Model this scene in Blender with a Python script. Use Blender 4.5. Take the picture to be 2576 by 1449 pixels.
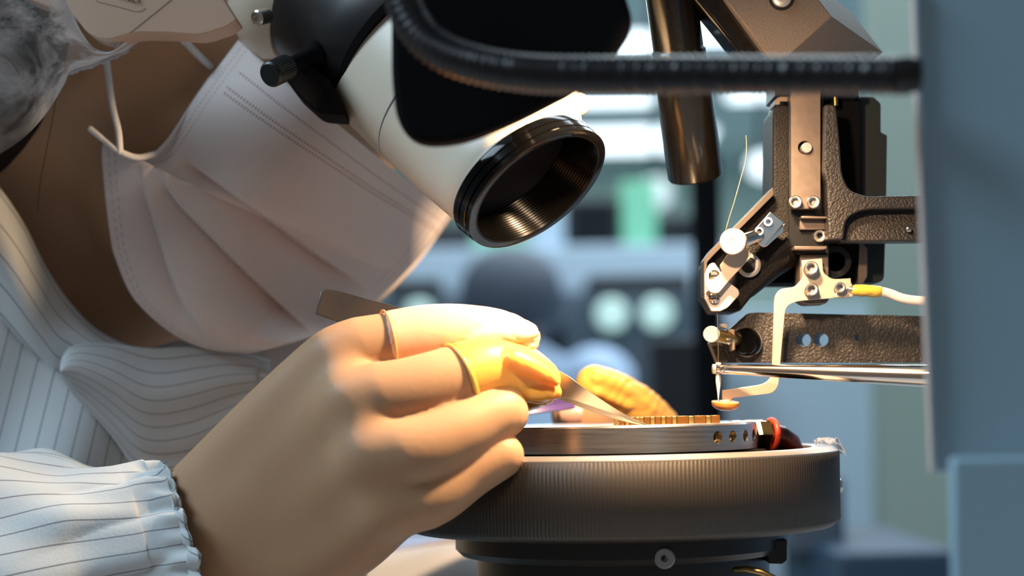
import bpy, bmesh, math, random
import numpy as np
from mathutils import Vector, Matrix
for o in list(bpy.data.objects): bpy.data.objects.remove(o)
SC = bpy.context.scene
COL = SC.collection
# ---------------------------------------------------------------- camera
H = 1.15                              # lens height above the floor, metres
FX = 2576*60/36.0; CX = 1288.0; CYH = 1010.0
RHO = math.radians(1.2)
cr, sr = math.cos(RHO), math.sin(RHO)
cam = bpy.data.cameras.new('camera'); camo = bpy.data.objects.new('camera', cam); COL.objects.link(camo)
cam.lens = 60; cam.sensor_width = 36; cam.clip_start = 0.02; cam.clip_end = 60
cam.shift_y = (CYH-724.5)/2576.0
cam.dof.use_dof = True; cam.dof.focus_distance = 0.542; cam.dof.aperture_fstop = 6.7
camo.matrix_world = Matrix.Translation((0, 0, H)) @ Matrix.Rotation(math.pi/2, 4, 'X') @ Matrix.Rotation(-RHO, 4, 'Z')
SC.camera = camo
# ---------------------------------------------------------------- light and exposure
SC.view_settings.view_transform = 'Standard'; SC.view_settings.look = 'None'
SC.view_settings.gamma = 1; SC.view_settings.use_curve_mapping = False
SC.view_settings.exposure = 0.0
SC.cycles.use_denoising = True
SC.cycles.max_bounces = 8; SC.cycles.caustics_reflective = False; SC.cycles.caustics_refractive = False
SC.cycles.sample_clamp_indirect = 4
world = bpy.data.worlds.new('world'); SC.world = world; world.use_nodes = True
world.node_tree.nodes['Background'].inputs[0].default_value = (0.92, 0.81, 0.75, 1)
world.node_tree.nodes['Background'].inputs[1].default_value = 0.14
def W3(x, y, z): return Vector((x*.001, y*.001, z*.001+H))
def light(name, kind, loc, target, power, color, **kw):
    l = bpy.data.lights.new(name, kind); l.energy = power; l.color = color
    for k, v in kw.items(): setattr(l, k, v)
    o = bpy.data.objects.new(name, l); COL.objects.link(o); o.location = loc
    o.rotation_euler = (Vector(target)-Vector(loc)).to_track_quat('-Z', 'Y').to_euler()
    return o
# the bench's two-armed fibre-optic work lamp: one arm over the stage, one over the bond head
light('work_lamp', 'SPOT', W3(62, 490, 110), W3(5, 535, 15), 4.6, (1.0, 0.67, 0.38), spot_size=math.radians(150), spot_blend=0.9, shadow_soft_size=0.007)
light('bond_lamp', 'SPOT', W3(50, 418, 100), W3(86, 556, 18), 0.95, (1.0, 0.68, 0.42), spot_size=math.radians(96), spot_blend=0.6, shadow_soft_size=0.005)
# fluorescent tubes over the workplace and aisle, and one added fill
light('overhead_fluorescent', 'AREA', (-1.3, 0.15, 2.4), (-0.25, 0.55, H-.1), 29, (0.66, 0.85, 1.0), shape='RECTANGLE', size=1.0, size_y=0.6)
light('partition_fill', 'AREA', (0.7, 1.5, 2.6), (0.7, 2.0, 0.6), 15, (0.80, 0.91, 1.0), shape='RECTANGLE', size=1.2, size_y=0.4)  # added fill for the partition fronts and the worker's back
light('aisle_fluorescent', 'AREA', (0.6, 3.2, 2.6), (0.6, 3.2, 0), 75, (0.80, 0.93, 1.0), shape='RECTANGLE', size=2.4, size_y=1.6)
light('far_fluorescent', 'AREA', (0.3, 7.5, 2.6), (0.3, 7.5, 0), 180, (0.80, 0.95, 1.0), shape='RECTANGLE', size=3.0, size_y=3.0)
# ---------------------------------------------------------------- pixel + depth (mm) -> world mm
def P(px, py, Y):
    u = px-CX; v = CYH-py
    return Vector(((u*cr+v*sr)/FX*Y, Y, (-u*sr+v*cr)/FX*Y))
def mm(r, Y): return r*Y/FX          # pixels at depth Y -> mm
# ---------------------------------------------------------------- materials
MATS = {}
def mat(name, color, rough=0.5, metal=0.0, bump=None, sss=0, coat=0, emis=None, spec=None, trans=0, alpha=1, noise=None, aniso=0, sheen=0):
    if name in MATS: return MATS[name]
    m = bpy.data.materials.new(name); m.use_nodes = True; MATS[name] = m
    nt = m.node_tree; b = nt.nodes['Principled BSDF']; L = nt.links
    b.inputs['Base Color'].default_value = (*color, 1); b.inputs['Roughness'].default_value = rough; b.inputs['Metallic'].default_value = metal
    if spec is not None: b.inputs['Specular IOR Level'].default_value = spec
    if coat: b.inputs['Coat Weight'].default_value = coat; b.inputs['Coat Roughness'].default_value = 0.08
    if sss:
        b.inputs['Subsurface Weight'].default_value = sss; b.inputs['Subsurface Scale'].default_value = 0.006
        b.inputs['Subsurface Radius'].default_value = (1.0, 0.35, 0.18)
    if trans: b.inputs['Transmission Weight'].default_value = trans
    if alpha < 1: b.inputs['Alpha'].default_value = alpha
    if sheen: b.inputs['Sheen Weight'].default_value = sheen
    if emis: b.inputs['Emission Color'].default_value = (*emis[0], 1); b.inputs['Emission Strength'].default_value = emis[1]
    tc = nt.nodes.new('ShaderNodeTexCoord')
    if noise:   # (scale, amount, stretch)
        mp = nt.nodes.new('ShaderNodeMapping'); mp.inputs['Scale'].default_value = noise[2] if len(noise) > 2 else (1, 1, 1)
        n = nt.nodes.new('ShaderNodeTexNoise'); n.inputs['Scale'].default_value = noise[0]; n.inputs['Detail'].default_value = 5
        L.new(tc.outputs['Object'], mp.inputs[0]); L.new(mp.outputs[0], n.inputs['Vector'])
        mx = nt.nodes.new('ShaderNodeMix'); mx.data_type = 'RGBA'
        a = noise[1]
        mx.inputs[6].default_value = (*[c*(1-a) for c in color], 1); mx.inputs[7].default_value = (*[min(1, c*(1+a)) for c in color], 1)
        L.new(n.outputs['Fac'], mx.inputs[0]); L.new(mx.outputs[2], b.inputs['Base Color'])
        mr = nt.nodes.new('ShaderNodeMapRange'); mr.inputs[3].default_value = max(0.02, rough*(1-a*.6)); mr.inputs[4].default_value = rough*(1+a*.6)
        L.new(n.outputs['Fac'], mr.inputs[0]); L.new(mr.outputs[0], b.inputs['Roughness'])
    if bump:    # (scale, strength, distance, stretch)
        mp = nt.nodes.new('ShaderNodeMapping'); mp.inputs['Scale'].default_value = bump[3] if len(bump) > 3 else (1, 1, 1)
        n = nt.nodes.new('ShaderNodeTexNoise'); n.inputs['Scale'].default_value = bump[0]; n.inputs['Detail'].default_value = 3
        bp = nt.nodes.new('ShaderNodeBump'); bp.inputs['Strength'].default_value = bump[1]; bp.inputs['Distance'].default_value = bump[2]
        L.new(tc.outputs['Object'], mp.inputs[0]); L.new(mp.outputs[0], n.inputs['Vector']); L.new(n.outputs['Fac'], bp.inputs['Height']); L.new(bp.outputs[0], b.inputs['Normal'])
    return m
cast = mat('black_wrinkle_paint', (0.032, 0.026, 0.022), 0.36, bump=(1500, 0.9, 0.0005), spec=.6)
cast2 = mat('dark_cast_paint', (0.010, 0.008, 0.007), 0.45, bump=(1700, 0.7, 0.0004), spec=.2)
anod = mat('grey_anodised', (0.27, 0.205, 0.165), 0.42, 0.7, noise=(400, .15))
blackan = mat('black_anodised', (0.010, 0.010, 0.010), 0.38, spec=.4)
railm = mat('brown_grey_rail', (0.07, 0.055, 0.045), .45, .6)
blacksat = mat('black_satin', (0.006, 0.006, 0.007), 0.8, spec=.06)
bluegrey = mat('dark_blue_grey_paint', (0.012, 0.020, 0.021), 0.45)
boxpaint = mat('black_sparkle_paint', (0.17, 0.13, 0.10), 0.6, 0.1, spec=.3, bump=(1500, 0.5, 0.0003), noise=(1500, .3))
glossblack = mat('gloss_black', (0.0015, 0.0015, 0.0015), 0.12, spec=.2, noise=(250, .5))
steel = mat('steel', (0.62, 0.56, 0.50), 0.26, 1.0)
brightsteel = mat('bright_steel', (0.66, 0.60, 0.55), 0.36, 0.6)
polished = mat('polished_steel', (0.75, 0.68, 0.62), 0.16, 1.0)
sheet = mat('stamped_sheet', (0.72, 0.58, 0.46), 0.45, 0.55)
whiteplate = mat('ceramic_plate', (0.85, 0.78, 0.70), 0.5, noise=(700, .08))
brass = mat('brass', (0.42, 0.29, 0.12), 0.3, 1.0)
gold = mat('gold', (0.95, 0.60, 0.16), 0.25, 1.0)
orange = mat('orange_ceramic', (0.85, 0.32, 0.06), 0.4)
yellowheat = mat('yellow_heat_shrink', (0.85, 0.50, 0.07), 0.2, bump=(500, .6, .0006))
wirewhite = mat('white_wire', (0.85, 0.76, 0.68), 0.45)
ringred = mat('red_rubber', (0.80, 0.07, 0.03), 0.4)
hosebrown = mat('dark_red_hose', (0.045, 0.007, 0.005), 0.25)
chuckm = mat('brushed_steel', (0.55, 0.53, 0.51), 0.3, 1.0, noise=(60, .35, (1, 1, 26)))
ringm = mat('knurled_dark_metal', (0.062, 0.053, 0.045), 0.42, 0.6)
ringtop = mat('worn_ring_edge', (0.36, 0.33, 0.30), 0.4, 0.7)
cream = mat('cream_enamel', (0.64, 0.57, 0.46), 0.38, bump=(1200, .12, .0002))
creamside = mat('cream_plastic_warm_bounce', (0.66, 0.46, 0.34), 0.5)  # warm bounce light is put into this peach base colour
creamline = mat('panel_seam', (0.16, 0.11, 0.08), 0.6)
skin = mat('skin', (0.44, 0.265, 0.155), 0.52, spec=.3, sss=.35, noise=(45, .07), bump=(700, .12, .0003))
nailm = mat('fingernail', (0.78, 0.42, 0.34), 0.25, sss=.2)
hairm = mat('black_hair', (0.006, 0.005, 0.006), 0.5, spec=.2, bump=(60, .4, .002, (1, 1, 8)))
latexyel = mat('yellow_latex', (0.83, 0.45, 0.085), 0.38, sss=.35, bump=(160, .25, .0008))
latexpale = mat('pale_latex', (0.82, 0.52, 0.34), 0.38, sss=.35, bump=(160, .2, .0008))
latexrim = mat('pale_latex_rim', (0.70, 0.30, 0.12), 0.4, sss=.2)
panelm = mat('blue_grey_panel', (0.32, 0.50, 0.62), 0.5, noise=(9, .06))
hosem = mat('black_gooseneck', (0.010, 0.009, 0.012), 0.3, spec=.5)
filmm = mat('clear_film', (0.95, 0.93, 1.0), 0.08, trans=.75, alpha=.75)
purple = mat('violet_film', (0.11, 0.07, 0.26), 0.4, trans=.1)
tubeshine = mat('dark_tube', (0.003, 0.0025, 0.002), 0.2, 0.0, noise=(500, .3))
def uvmat(name, base, line, kind):
    m = bpy.data.materials.new(name); m.use_nodes = True; MATS[name] = m
    nt = m.node_tree; b = nt.nodes['Principled BSDF']; L = nt.links
    b.inputs['Roughness'].default_value = .8
    tc = nt.nodes.new('ShaderNodeUVMap'); tc.uv_map = 'uv'
    sp = nt.nodes.new('ShaderNodeSeparateXYZ'); L.new(tc.outputs[0], sp.inputs[0])
    def M(op, a, bb=None):
        n = nt.nodes.new('ShaderNodeMath'); n.operation = op
        for i, x in enumerate((a, bb)):
            if x is None: continue
            if isinstance(x, (int, float)): n.inputs[i].default_value = x
            else: L.new(x, n.inputs[i])
        return n.outputs[0]
    u, v = sp.outputs[0], sp.outputs[1]
    if kind == 'stripe':          # u counts stripes
        f = M('FRACT', u); fac = M('LESS_THAN', M('ABSOLUTE', M('SUBTRACT', f, .5)), .038)
    else:                          # heat-sealed dots in rows along the mask
        def row(v0, wv, off, n=78):
            du = M('LESS_THAN', M('ABSOLUTE', M('SUBTRACT', M('FRACT', M('ADD', M('MULTIPLY', u, n), off)), .5)), .26)
            dv = M('LESS_THAN', M('ABSOLUTE', M('SUBTRACT', v, v0)), wv)
            rg = M('GREATER_THAN', u, .07)
            return M('MULTIPLY', M('MULTIPLY', du, dv), rg)
        def col(u0, off, n=70):
            dv = M('LESS_THAN', M('ABSOLUTE', M('SUBTRACT', M('FRACT', M('ADD', M('MULTIPLY', v, n), off)), .5)), .3)
            du = M('LESS_THAN', M('ABSOLUTE', M('SUBTRACT', u, u0)), .0035)
            return M('MULTIPLY', M('MULTIPLY', du, dv), .35)
        fac = row(.135, .0045, 0)
        for r in ((.155, .0045, .5), (.075, .004, .2)): fac = M('MAXIMUM', fac, row(*r))
        for c in ((.025, 0), (.045, .5), (.955, 0), (.975, .5)): fac = M('MAXIMUM', fac, col(*c))
    mx = nt.nodes.new('ShaderNodeMix'); mx.data_type = 'RGBA'; mx.inputs[6].default_value = (*base, 1); mx.inputs[7].default_value = (*line, 1)
    L.new(fac, mx.inputs[0]); L.new(mx.outputs[2], b.inputs['Base Color'])
    ob = nt.nodes.new('ShaderNodeTexCoord'); n = nt.nodes.new('ShaderNodeTexNoise'); n.inputs['Scale'].default_value = 900
    bp = nt.nodes.new('ShaderNodeBump'); bp.inputs['Strength'].default_value = .25; bp.inputs['Distance'].default_value = .0003
    L.new(ob.outputs['Object'], n.inputs['Vector']); L.new(n.outputs['Fac'], bp.inputs['Height']); L.new(bp.outputs[0], b.inputs['Normal'])
    return m
stripe = uvmat('pinstripe_cloth', (0.58, 0.62, 0.64), (0.24, 0.25, 0.28), 'stripe')
maskm = uvmat('mask_fleece', (0.84, 0.76, 0.75), (0.42, 0.30, 0.29), 'dots')
plaincloth = mat('plain_white_cloth', (0.62, 0.62, 0.64), 0.85)
elastic = mat('white_elastic', (0.72, 0.72, 0.74), 0.8, bump=(900, .5, .0005))
def capmat():
    m = bpy.data.materials.new('sheer_cap'); m.use_nodes = True; nt = m.node_tree; b = nt.nodes['Principled BSDF']; L = nt.links
    b.inputs['Base Color'].default_value = (.78, .83, .88, 1); b.inputs['Roughness'].default_value = .7
    tc = nt.nodes.new('ShaderNodeTexCoord'); mp = nt.nodes.new('ShaderNodeMapping'); mp.inputs['Scale'].default_value = (1, 1, 1.6); mp.inputs['Rotation'].default_value = (0, .5, 0)
    n = nt.nodes.new('ShaderNodeTexNoise'); n.inputs['Scale'].default_value = 17; n.inputs['Detail'].default_value = 6; n.inputs['Roughness'].default_value = .62; n.inputs['Distortion'].default_value = 1.6
    r = nt.nodes.new('ShaderNodeMapRange'); r.inputs[1].default_value = .40; r.inputs[2].default_value = .68; r.inputs[3].default_value = .10; r.inputs[4].default_value = .88
    L.new(tc.outputs['Object'], mp.inputs[0]); L.new(mp.outputs[0], n.inputs['Vector']); L.new(n.outputs['Fac'], r.inputs[0])
    uvn = nt.nodes.new('ShaderNodeUVMap'); uvn.uv_map = 'uv'; sp = nt.nodes.new('ShaderNodeSeparateXYZ'); L.new(uvn.outputs[0], sp.inputs[0])
    vr = nt.nodes.new('ShaderNodeMapRange'); vr.inputs[1].default_value = 0; vr.inputs[2].default_value = .75; vr.inputs[3].default_value = .22; vr.inputs[4].default_value = 1.7; L.new(sp.outputs[1], vr.inputs[0])
    ur = nt.nodes.new('ShaderNodeMapRange'); ur.inputs[1].default_value = .38; ur.inputs[2].default_value = .62; ur.inputs[3].default_value = 0; ur.inputs[4].default_value = 1.5; L.new(sp.outputs[0], ur.inputs[0])
    ad = nt.nodes.new('ShaderNodeMath'); ad.operation = 'ADD'; L.new(vr.outputs[0], ad.inputs[0]); L.new(ur.outputs[0], ad.inputs[1])
    ml = nt.nodes.new('ShaderNodeMath'); ml.operation = 'MULTIPLY'; ml.use_clamp = True; L.new(r.outputs[0], ml.inputs[0]); L.new(ad.outputs[0], ml.inputs[1]); L.new(ml.outputs[0], b.inputs['Alpha'])
    return m
capm = capmat()
# ---------------------------------------------------------------- mesh building
ORG = {}
class MB:
    def __init__(s): s.v = []; s.f = []; s.uv = {}
    def add(s, vs, fs, uvs=None):
        o = len(s.v); s.v += [Vector(x) for x in vs]
        for k, f in enumerate(fs):
            s.f.append(tuple(o+i for i in f))
            if uvs: s.uv[len(s.f)-1] = [uvs[i] for i in f]
        return s
def empty(name, loc, label, cat, group=None):
    o = bpy.data.objects.new(name, None); COL.objects.link(o); o.empty_display_size = .01
    o.location = W3(*loc); ORG[o.name] = o.location.copy(); o['label'] = label; o['category'] = cat
    if group: o['group'] = group
    return o
def tag(o, label, cat, group=None, kind=None):
    o['label'] = label; o['category'] = cat
    if group: o['group'] = group
    if kind: o['kind'] = kind
    return o
def obj(name, mb, m, parent=None, bevel=0, smooth=True, label=None, cut=None, subsurf=0, solid=0, angle=35, seg=2):
    me = bpy.data.meshes.new(name)
    org = ORG[parent.name] if parent is not None else None
    if org is None:
        c = sum(mb.v, Vector())/len(mb.v); zmin = min(v.z for v in mb.v); org = W3(c.x, c.y, zmin)
    vs = [W3(*v)-org for v in mb.v]
    me.from_pydata(vs, [], mb.f)
    if mb.uv:
        ul = me.uv_layers.new(name='uv')
        for p in me.polygons:
            if p.index in mb.uv:
                for k, li in enumerate(p.loop_indices): ul.data[li].uv = mb.uv[p.index][k]
    bm = bmesh.new(); bm.from_mesh(me); bmesh.ops.recalc_face_normals(bm, faces=bm.faces)
    if cut is not None:
        pass
    bm.to_mesh(me); bm.free()
    me.materials.append(m)
    o = bpy.data.objects.new(name, me); COL.objects.link(o)
    ORG[o.name] = org
    if parent is not None: o.parent = parent
    else: o.location = org
    if cut:
        dg = bpy.context.evaluated_depsgraph_get(); tmp = []
        for c in cut:
            cm = bpy.data.meshes.new('cut'); cm.from_pydata([W3(*v)-org for v in c.v], [], c.f)
            b2 = bmesh.new(); b2.from_mesh(cm); bmesh.ops.recalc_face_normals(b2, faces=b2.faces); b2.to_mesh(cm); b2.free()
            co = bpy.data.objects.new('cut', cm); COL.objects.link(co); co.parent = o; tmp.append(co)
            md = o.modifiers.new('b', 'BOOLEAN'); md.object = co; md.operation = 'DIFFERENCE'; md.solver = 'EXACT'
        bpy.context.view_layer.update()
        dg = bpy.context.evaluated_depsgraph_get()
        nm = bpy.data.meshes.new_from_object(o.evaluated_get(dg)); o.modifiers.clear(); o.data = nm
        for c in tmp: bpy.data.objects.remove(c)
        me = nm
    if smooth: me.shade_smooth(); me.set_sharp_from_angle(angle=math.radians(angle))
    if solid:
        md = o.modifiers.new('s', 'SOLIDIFY'); md.thickness = solid*.001; md.offset = -1
    if bevel:
        md = o.modifiers.new('bv', 'BEVEL'); md.width = bevel*.001; md.segments = seg; md.limit_method = 'ANGLE'; md.angle_limit = math.radians(40); md.harden_normals = False
    if subsurf:
        md = o.modifiers.new('ss', 'SUBSURF'); md.levels = subsurf; md.render_levels = subsurf
    if label: o['label'] = label
    return o
def rpoly(pts, n=5):
    """round the corners of (x, y[, r]) points"""
    out = []; N = len(pts)
    for i, p in enumerate(pts):
        r = p[2] if len(p) > 2 else 0
        if not r: out.append((p[0], p[1])); continue
        a = Vector(pts[i-1][:2])-Vector(p[:2]); b = Vector(pts[(i+1) % N][:2])-Vector(p[:2])
        ra = min(r, a.length*.49); rb = min(r, b.length*.49); q = Vector(p[:2]); A = q+a.normalized()*ra; B = q+b.normalized()*rb
        for k in range(n+1):
            t = k/n; c = A*(1-t)**2+q*2*t*(1-t)+B*t*t; out.append((c.x, c.y))
    return out
def prism(pts, Y, thick, off=(0, 0), mb=None, Yf=None):
    """polygon given in the plane at depth Y, extruded to real thickness"""
    mb = mb or MB(); pts = rpoly(pts); n = len(pts)
    f = [P(x, y, Y if Yf is None else Yf(x, y)) for x, y in pts]
    b = [v+Vector((off[0], thick, off[1])) for v in f]
    mb.add(f+b, [tuple(range(n)), tuple(range(2*n-1, n-1, -1))]+[(i, i+n, (i+1) % n+n, (i+1) % n) for i in range(n)])
    return mb
def frame(ax):
    ax = Vector(ax).normalized(); u = ax.cross(Vector((0, 0, 1)))
    if u.length < .05: u = ax.cross(Vector((0, 1, 0)))
    u.normalize(); return ax, u, ax.cross(u)
def lathe(c, axis, prof, n=32, mb=None, rfun=None, closed=True):
    """profile [(t, r)] about axis through c (mm)"""
    mb = mb or MB(); ax, u, w = frame(axis); vs = []; fs = []
    for k, (t, r) in enumerate(prof):
        for i in range(n):
            a = 2*math.pi*i/n; rr = r if rfun is None else rfun(a, k, r)
            vs.append(c+ax*t+(u*math.cos(a)+w*math.sin(a))*rr)
    for k in range(len(prof)-1):
        for i in range(n): fs.append((k*n+i, k*n+(i+1) % n, (k+1)*n+(i+1) % n, (k+1)*n+i))
    if closed: fs.append(tuple(range(n))[::-1]); fs.append(tuple((len(prof)-1)*n+i for i in range(n)))
    mb.add(vs, fs); return mb
def screw(c, axis, r, h, mb=None):
    """socket head cap screw, hexagonal recess"""
    mb = mb or MB(); ax, u, w = frame(axis); n = 24; vs = []
    def ring(t, rf): vs.extend(c+ax*t+(u*math.cos(2*math.pi*i/n)+w*math.sin(2*math.pi*i/n))*rf(2*math.pi*i/n) for i in range(n))
    hexr = lambda a: .50*r*math.cos(math.pi/6)/math.cos((a % (math.pi/3))-math.pi/6)
    ring(0, lambda a: r); ring(h-.12*r, lambda a: r); ring(h, lambda a: r*.86); ring(h, lambda a: .62*r); ring(h-.06*r, hexr); ring(h*.35, hexr)
    fs = []
    for k in range(5):
        for i in range(n): fs.append((k*n+i, k*n+(i+1) % n, (k+1)*n+(i+1) % n, (k+1)*n+i))
    fs.append(tuple(range(n))[::-1]); fs.append(tuple(5*n+i for i in range(n)))
    mb.add(vs, fs); return mb
def spline(nodes, per=8):
    """Catmull-Rom through rows of numbers"""
    A = np.array(nodes, float); out = []
    for i in range(len(A)-1):
        p0 = A[max(i-1, 0)]; p1 = A[i]; p2 = A[i+1]; p3 = A[min(i+2, len(A)-1)]
        for k in range(per):
            t = k/per; out.append(.5*((2*p1)+(-p0+p2)*t+(2*p0-5*p1+4*p2-p3)*t*t+(-p0+3*p1-3*p2+p3)*t**3))
    out.append(A[-1]); return np.array(out)
def sweep(path, n=24, caps=True, k2=1.0, mb=None, rfun=None, ref=None):
    """path rows (x,y,z,r) mm; section r in the plane square to ref, r*k2 along it"""
    mb = mb or MB(); path = [(Vector(p[:3]), p[3]) for p in path]; N = len(path); vs = []; fs = []
    T = []
    for i in range(N):
        t = path[min(i+1, N-1)][0]-path[max(i-1, 0)][0]; T.append(t.normalized() if t.length > 1e-9 else Vector((1, 0, 0)))
    ref = Vector(ref or (0, 1, 0)); rows = []
    rows = [(path[i][0], path[i][1], T[i], 1.0) for i in range(N)]
    if caps:
        pre = []; c, r, t, _ = rows[0]
        if caps == 'end': c, r, t, _ = rows[0]
        for a in (80, 65, 45, 22): q = math.radians(a); pre.append((c-t*r*math.sin(q), r*math.cos(q), t, 1))
        post = []; c, r, t, _ = rows[-1]
        for a in (22, 45, 65, 80): q = math.radians(a); post.append((c+t*r*math.sin(q), r*math.cos(q), t, 1))
        rows = ([] if caps == 'end' else pre)+rows+post
    last = None
    for j, (c, r, t, _) in enumerate(rows):
        e1 = t.cross(ref)
        if e1.length < .15: e1 = last if last is not None else t.cross(Vector((0, 0, 1)))
        e1 = (e1-t*e1.dot(t)).normalized(); last = e1; e2 = t.cross(e1)
        for i in range(n):
            a = 2*math.pi*i/n; rr = r if rfun is None else rfun(a, j/(len(rows)-1), r, c)
            vs.append(c+e1*math.cos(a)*rr+e2*math.sin(a)*rr*k2)
    M_ = len(rows)
    for k in range(M_-1):
        for i in range(n): fs.append((k*n+i, k*n+(i+1) % n, (k+1)*n+(i+1) % n, (k+1)*n+i))
    fs.append(tuple(range(n))[::-1]); fs.append(tuple((M_-1)*n+i for i in range(n)))
    mb.add(vs, fs); return mb
def chain(nodes, k2=1.0, per=8, n=24, mb=None, grow=0):
    """nodes (px, py, Y, radius_px) -> swept limb"""
    rows = spline(nodes, per); return sweep([(*P(r[0], r[1], r[2]), mm(r[3], r[2])+grow) for r in rows], n=n, k2=k2, mb=mb)
def fuse(mb, voxel, smooth=6, fn=None):
    """union of overlapping closed pieces as one smooth surface (MB in mm)"""
    me = bpy.data.meshes.new('tmp'); me.from_pydata([v*.001 for v in mb.v], [], mb.f)
    bm = bmesh.new(); bm.from_mesh(me); bmesh.ops.recalc_face_normals(bm, faces=bm.faces); bm.to_mesh(me); bm.free()
    o = bpy.data.objects.new('tmp', me); COL.objects.link(o)
    r = o.modifiers.new('r', 'REMESH'); r.mode = 'VOXEL'; r.voxel_size = voxel*.001
    s = o.modifiers.new('s', 'SMOOTH'); s.factor = .5; s.iterations = smooth
    bpy.context.view_layer.update(); dg = bpy.context.evaluated_depsgraph_get()
    nm = bpy.data.meshes.new_from_object(o.evaluated_get(dg)); bpy.data.objects.remove(o)
    n = len(nm.vertices); co = np.empty(n*3); nm.vertices.foreach_get('co', co); co = co.reshape(-1, 3)*1000
    nr = np.empty(n*3); nm.vertices.foreach_get('normal', nr); nr = nr.reshape(-1, 3)
    if fn is not None: co = fn(co, nr)
    out = MB(); out.v = [Vector(c) for c in co]; out.f = [tuple(p.vertices) for p in nm.polygons]; bpy.data.meshes.remove(nm)
    return out
def merge(*mbs):
    out = MB()
    for m in mbs:
        o = len(out.v); out.v += m.v
        for k, f in enumerate(m.f):
            out.f.append(tuple(o+i for i in f))
            if k in m.uv: out.uv[len(out.f)-1] = m.uv[k]
    return out
def grid(fn, nu, nv, uvf=None):
    vs = []; uv = []; fs = []
    for j in range(nv+1):
        for i in range(nu+1):
            u, v = i/nu, j/nv; vs.append(fn(u, v)); uv.append(uvf(u, v) if uvf else (u, v))
    for j in range(nv):
        for i in range(nu):
            a = j*(nu+1)+i; fs.append((a, a+1, a+nu+2, a+nu+1))
    return MB().add(vs, fs, uv)
def curve2(pts):
    """arc-length parameterised polyline/spline in pixels"""
    S = spline(pts, 10); d = np.r_[0, np.cumsum(np.hypot(*(np.diff(S[:, :2], axis=0).T)))]; d /= d[-1]
    return lambda t: np.array([np.interp(t, d, S[:, k]) for k in range(S.shape[1])])
def sphere(c, r, mb=None, n=24, sc=(1, 1, 1)):
    mb = mb or MB(); vs = []; fs = []; m = n//2
    for j in range(m+1):
        th = math.pi*j/m
        for i in range(n): a = 2*math.pi*i/n; vs.append(c+Vector((math.sin(th)*math.cos(a)*sc[0], math.sin(th)*math.sin(a)*sc[1], math.cos(th)*sc[2]))*r)
    for j in range(m):
        for i in range(n): fs.append((j*n+i, j*n+(i+1) % n, (j+1)*n+(i+1) % n, (j+1)*n+i))
    mb.add(vs, fs); return mb
def box(x0, x1, y0, y1, z0, z1, mb=None):
    mb = mb or MB(); mb.add([(x, y, z) for x in (x0, x1) for y in (y0, y1) for z in (z0, z1)], [(0, 1, 3, 2), (4, 6, 7, 5), (0, 4, 5, 1), (2, 3, 7, 6), (0, 2, 6, 4), (1, 5, 7, 3)]); return mb
TOCAM = (0, -1, 0)
exec_room = True
# ================================================================ THE ROOM
def struct(name, mb, m, **k):
    o = obj(name, mb, m, **k); o['kind'] = 'structure'; return o
wallg = mat('pale_green_wall', (0.50, 0.60, 0.54), 0.8, noise=(2, .05)); ceilm = mat('ceiling_tile', (0.60, 0.70, 0.66), 0.85)
floorm = mat('grey_vinyl_floor', (0.20, 0.24, 0.28), 0.4); wallb = mat('blue_grey_wall', (0.26, 0.36, 0.48), 0.8)
ZF = -H*1000; ZC = 1500.
struct('floor', box(-3000, 3000, -900, 11000, ZF-60, ZF), floorm, smooth=False)
struct('ceiling', box(-3000, 3000, -900, 11000, ZC+20, ZC+80), ceilm, smooth=False)
struct('wall_back', box(-3000, 3000, 11000, 11100, ZF, ZC+20), wallg, smooth=False)
struct('wall_left', box(-3100, -3000, -900, 11000, ZF, ZC+20), wallg, smooth=False)
struct('wall_right', box(3000, 3100, -900, 11000, ZF, ZC+20), wallb, smooth=False)
tubeglow = mat('fluorescent_glow', (1, 1, 1), .5, emis=((0.80, 0.93, 1.0), 2.4)); fixm = mat('white_fixture', (.8, .82, .82), .5)
def ceil_light(px0, py, px1, Yd, width, label):
    a = P(px0, py, Yd); b = P(px1, py, Yd)
    f = empty('ceiling_light', ((a.x+b.x)/2, Yd, ZC), label, 'light', 'fluorescent fittings over the far aisle')
    obj('fixture', box(a.x-40, b.x+40, Yd-width/2-40, Yd+width/2+40, ZC-20, ZC+18), fixm, f, smooth=False)
    obj('diffuser', box(a.x, b.x, Yd-width/2, Yd+width/2, ZC-55, ZC-20), tubeglow, f, smooth=False)
def Yceil(py): return FX*ZC/(CYH-py)
ceil_light(1440, 345, 1780, Yceil(345), 620, 'long bright fluorescent panel beside the black objective ring')
ceil_light(1380, 225, 1640, Yceil(235), 120, 'fluorescent panel just below the black gooseneck, left of the dark tube')
ceil_light(1540, 100, 1650, Yceil(100), 300, 'small patch of fluorescent light above the gooseneck, left of the dark tube')
ceil_light(1840, 215, 1990, Yceil(225), 260, 'fluorescent panel above the loose wire, right of the dark tube')
ceil_light(1740, 70, 1860, Yceil(70), 260, 'fluorescent panel between the dark tube and the slanted black bar')
def bulb(px, py, Yd, rpx, label, m, name='pendant_lamp', up=True):
    c = P(px, py, Yd); r = mm(rpx, Yd); t = empty(name, (c.x, c.y, c.z), label, 'lamp')
    obj('globe', sphere(c, r), m, t)
    if up: obj('stem', lathe(c+Vector((0, 0, r*.8)), (0, 0, 1), [(0, 8), (ZC-c.z-r*.8, 8)], 10), blacksat, t)
softglow = mat('lamp_globe_glow', (1, 1, 1), .5, emis=((0.80, 0.92, 1.0), 1.5))
bulb(1918, 418, 5200, 34, 'round white lamp seen left of the bond head', softglow)
bulb(1650, 487, 5600, 40, 'round white lamp seen below the end of the dark tube', mat('dim_globe', (1, 1, 1), .5, emis=((.7, .9, .88), .62)))
bulb(1540, 490, 4200, 0.1, '', softglow) if False else None
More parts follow.
